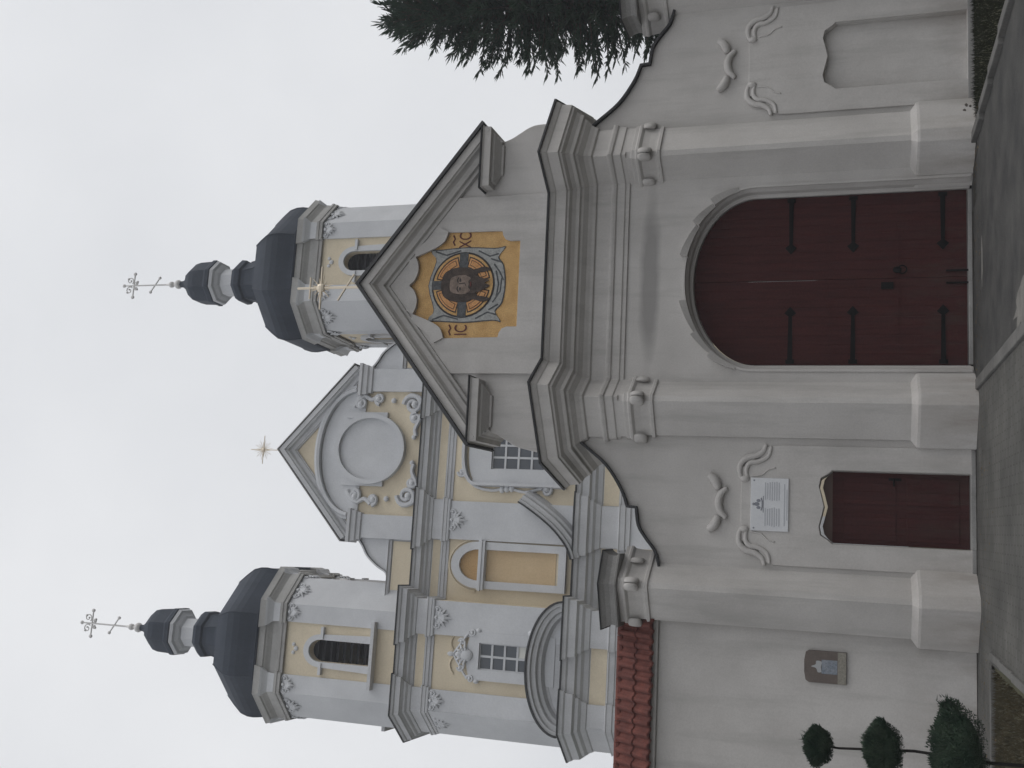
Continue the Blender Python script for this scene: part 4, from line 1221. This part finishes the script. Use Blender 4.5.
    b = MB(); b.ball((0, 0, 28.22), 0.19, 0.19, 0.16, 12, 8); b.ball((0, 0, 28.55), 0.13, 0.13, 0.13, 12, 8); b.tube([(0, 0, 28.1), (0, 0, 28.8)], [0.07, 0.04], 8)
    b.build('finial', STEELW, t, smooth=True)
    orthodox_cross(t, (0, 0, 28.7), 2.2, 0.036, 0.50, STEELW, slant=R(33), trefoil=True, hub=0.78)
    return t
tower(-TX); tower(TX)
# nave behind the facade
MB().box(-7.2, 7.2, 6.9, 26, 0, 13.2).build('nave_wall', OCHRE, CH)
MB().plate([[(-7.6, 13.2), (7.6, 13.2), (0, 18.2)]], -0.9, 26.3).build('nave_roof', SLATE, CH)

# ================================================================== TREES
def spruce(loc, H, rmax, label):
    root = thing('spruce_tree', label, 'tree', loc)
    tr = MB().tube([(0, 0, 0), (0, 0, H*0.5), (0.02, 0, H*0.97)], [0.20, 0.13, 0.015], 10)
    b = MB()
    def twig(p, d, l, w):
        d = d.normalized()
        a = d.cross(Vector((0, 0, 1)))
        if a.length < 1e-3: a = Vector((1, 0, 0))
        a.normalize(); c = d.cross(a)
        e = p+d*l
        m_ = p+d*l*0.55
        vs = [p]
        for k in range(4):
            t = PI/2*k+0.4
            vs.append(m_+(a*math.cos(t)+c*math.sin(t))*w)
        vs.append(e)
        b.add(vs, [(0, 1, 2), (0, 2, 3), (0, 3, 4), (0, 4, 1), (5, 2, 1), (5, 3, 2), (5, 4, 3), (5, 1, 4)])
        # needles standing off the twig
        for k in range(5):
            q = p+d*l*random.uniform(0.15, 0.95)
            nd = (d*0.9+a*random.uniform(-1, 1)+c*random.uniform(-1, 1)).normalized()*w*2.6
            s2 = nd.cross(d).normalized()*0.006
            b.add([q-s2, q+s2, q+nd], [(0, 1, 2)])
    z = 3.2
    while z < H-0.15:
        t = (H-z)/(H-3.2)
        L0 = rmax*min(1.0, (0.16+0.84*min(1, (H-z)/3.0))) * (1.0 if z > 4 else 0.9)
        nb = 14 if t > 0.1 else 7
        off = random.uniform(0, 6)
        L0 *= random.uniform(0.86, 1.10)
        for k in range(nb):
            a = off+2*PI*k/nb+random.uniform(-.2, .2)
            L = L0*random.uniform(0.70, 1.14)
            up = 0.55 if H-z < 1.2 else (0.25 if H-z < 3 else -0.05)
            zz = z+random.uniform(-.17, .17)
            P0 = Vector((0, 0, zz))
            hd_ = Vector((math.cos(a), math.sin(a), 0))
            pts = []
            for i in range(7):
                s = i/6
                pts.append(P0+hd_*L*s+Vector((0, 0, L*(up*s-0.28*s*s*(1 if up < 0.5 else 0)+0.22*s**3))))
            tr.tube(pts, [0.03*(1-i/7)+0.004 for i in range(7)], 4)
            side_ = hd_.cross(Vector((0, 0, 1)))
            nt_ = int(12+L*34)
            for j in range(nt_):
                s = 0.12+0.88*(j+random.random())/nt_
                i = min(int(s*6), 5); fr_ = s*6-i
                p = pts[i].lerp(pts[i+1], fr_)
                tang = (pts[i+1]-pts[i]).normalized()
                sg = random.choice((-1, 1))
                d = tang*random.uniform(0.5, 1.1)+side_*sg*random.uniform(0.2, 0.9)+Vector((0, 0, random.uniform(-0.55, 0.45)))
                twig(p, d, random.uniform(0.12, 0.30)*(1.1 if s < 0.8 else 0.8), random.uniform(0.014, 0.022))
            for j in range(3):
                twig(pts[-1]-hd_*0.05, (pts[-1]-pts[-2]).normalized()+Vector((0, 0, 0.35))+side_*(j-1)*0.4, random.uniform(0.22, 0.38), 0.022)
        z += 0.17 if t > 0.12 else 0.13
    for k in range(6):
        twig(Vector((0.02, 0, H*0.965+k*0.05)), Vector((random.uniform(-.5, .5), random.uniform(-.5, .5), 1)), 0.3, 0.02)
    tr.build('trunk', BARK, root)
    b.build('crown', SPRUCE, root, weld=False)
    return root
spruce((7.95, 6.0, 0), 12.1, 1.45, 'dark green spruce rising behind the wing wall with the blind niche')

def topiary(loc):
    root = thing('topiary_tree', 'dark clipped conifer with three foliage tiers on a thin stem, at the left wall', 'tree', loc)
    MB().tube([(0.02, 0, -0.05), (0.0, 0, 0.5), (0.03, 0.01, 1.1), (-0.01, 0, 1.7), (0, 0, 1.9)], [0.016, 0.014, 0.012, 0.010, 0.008], 8).build('trunk', mat('dark_stem', (0.015, 0.013, 0.011), 0.9), root)
    for (cx, cz, rx, rz, n, tuft) in ((0.03, 0.765, 0.41, 0.215, 15000, [(0.42, 0.85, .055)]), (0.02, 1.345, 0.235, 0.155, 9000, [(0.05, 1.44, .045)]), (0.0, 1.865, 0.165, 0.115, 6000, [(0.04, 1.94, .04)])):
        b = MB()
        b.ball((cx, 0, cz), rx*0.84, rx*0.84, rz*0.83, 22, 12)
        for i in range(n):
            th = random.uniform(0, 2*PI); ph_ = math.asin(random.uniform(-1, 1))
            n_ = Vector((math.cos(ph_)*math.cos(th), math.cos(ph_)*math.sin(th), math.sin(ph_)))
            k = random.uniform(0.78, 1.0)*(1+0.07*math.sin(3*th+cz*9)+0.06*math.sin(5*ph_+2*th))
            p = Vector((cx+n_.x*rx*k, n_.y*rx*k, cz+n_.z*rz*k))
            lift = 0.5 if n_.z > 0 else 0.15
            d = (n_*0.7+Vector((random.uniform(-.6, .6), random.uniform(-.6, .6), lift))).normalized()*random.uniform(0.015, 0.034)*(1.0 if n_.z > -0.1 else 0.45)
            s = d.cross(Vector((random.random(), random.random(), random.random()))).normalized()*0.006
            b.add([p-s, p+s, p+d], [(0, 1, 2)])
        for (tx, tz, tr_) in tuft:
            for i in range(260):
                p = Vector((tx+random.gauss(0, tr_*0.55), random.gauss(0, tr_*.5), tz+random.gauss(0, tr_*.45)))
                d = Vector((random.uniform(-.2, .9), random.uniform(-.5, .5), random.uniform(-.1, .9))).normalized()*random.uniform(.03, .055)
                s = d.cross(Vector((random.random(), random.random(), random.random()))).normalized()*0.006
                b.add([p-s, p+s, p+d], [(0, 1, 2)])
        b.build('foliage_tier', TOPI, root, weld=False)
topiary((-5.50, -6.0, 0))

# ================================================================== HAZE
HZM = bpy.data.materials.new('thin_haze'); HZM.use_nodes = True
ht = HZM.node_tree; ht.nodes.clear()
ho = ht.nodes.new('ShaderNodeOutputMaterial'); hv = ht.nodes.new('ShaderNodeVolumePrincipled')
hv.inputs['Color'].default_value = (0.93, 0.95, 1.0, 1)
hv.inputs['Density'].default_value = 0.0016
ht.links.new(hv.outputs[0], ho.inputs['Volume'])
tag(MB().box(-156, 156, -155, 157, -1.2, 36).build('haze', HZM), kind='stuff')
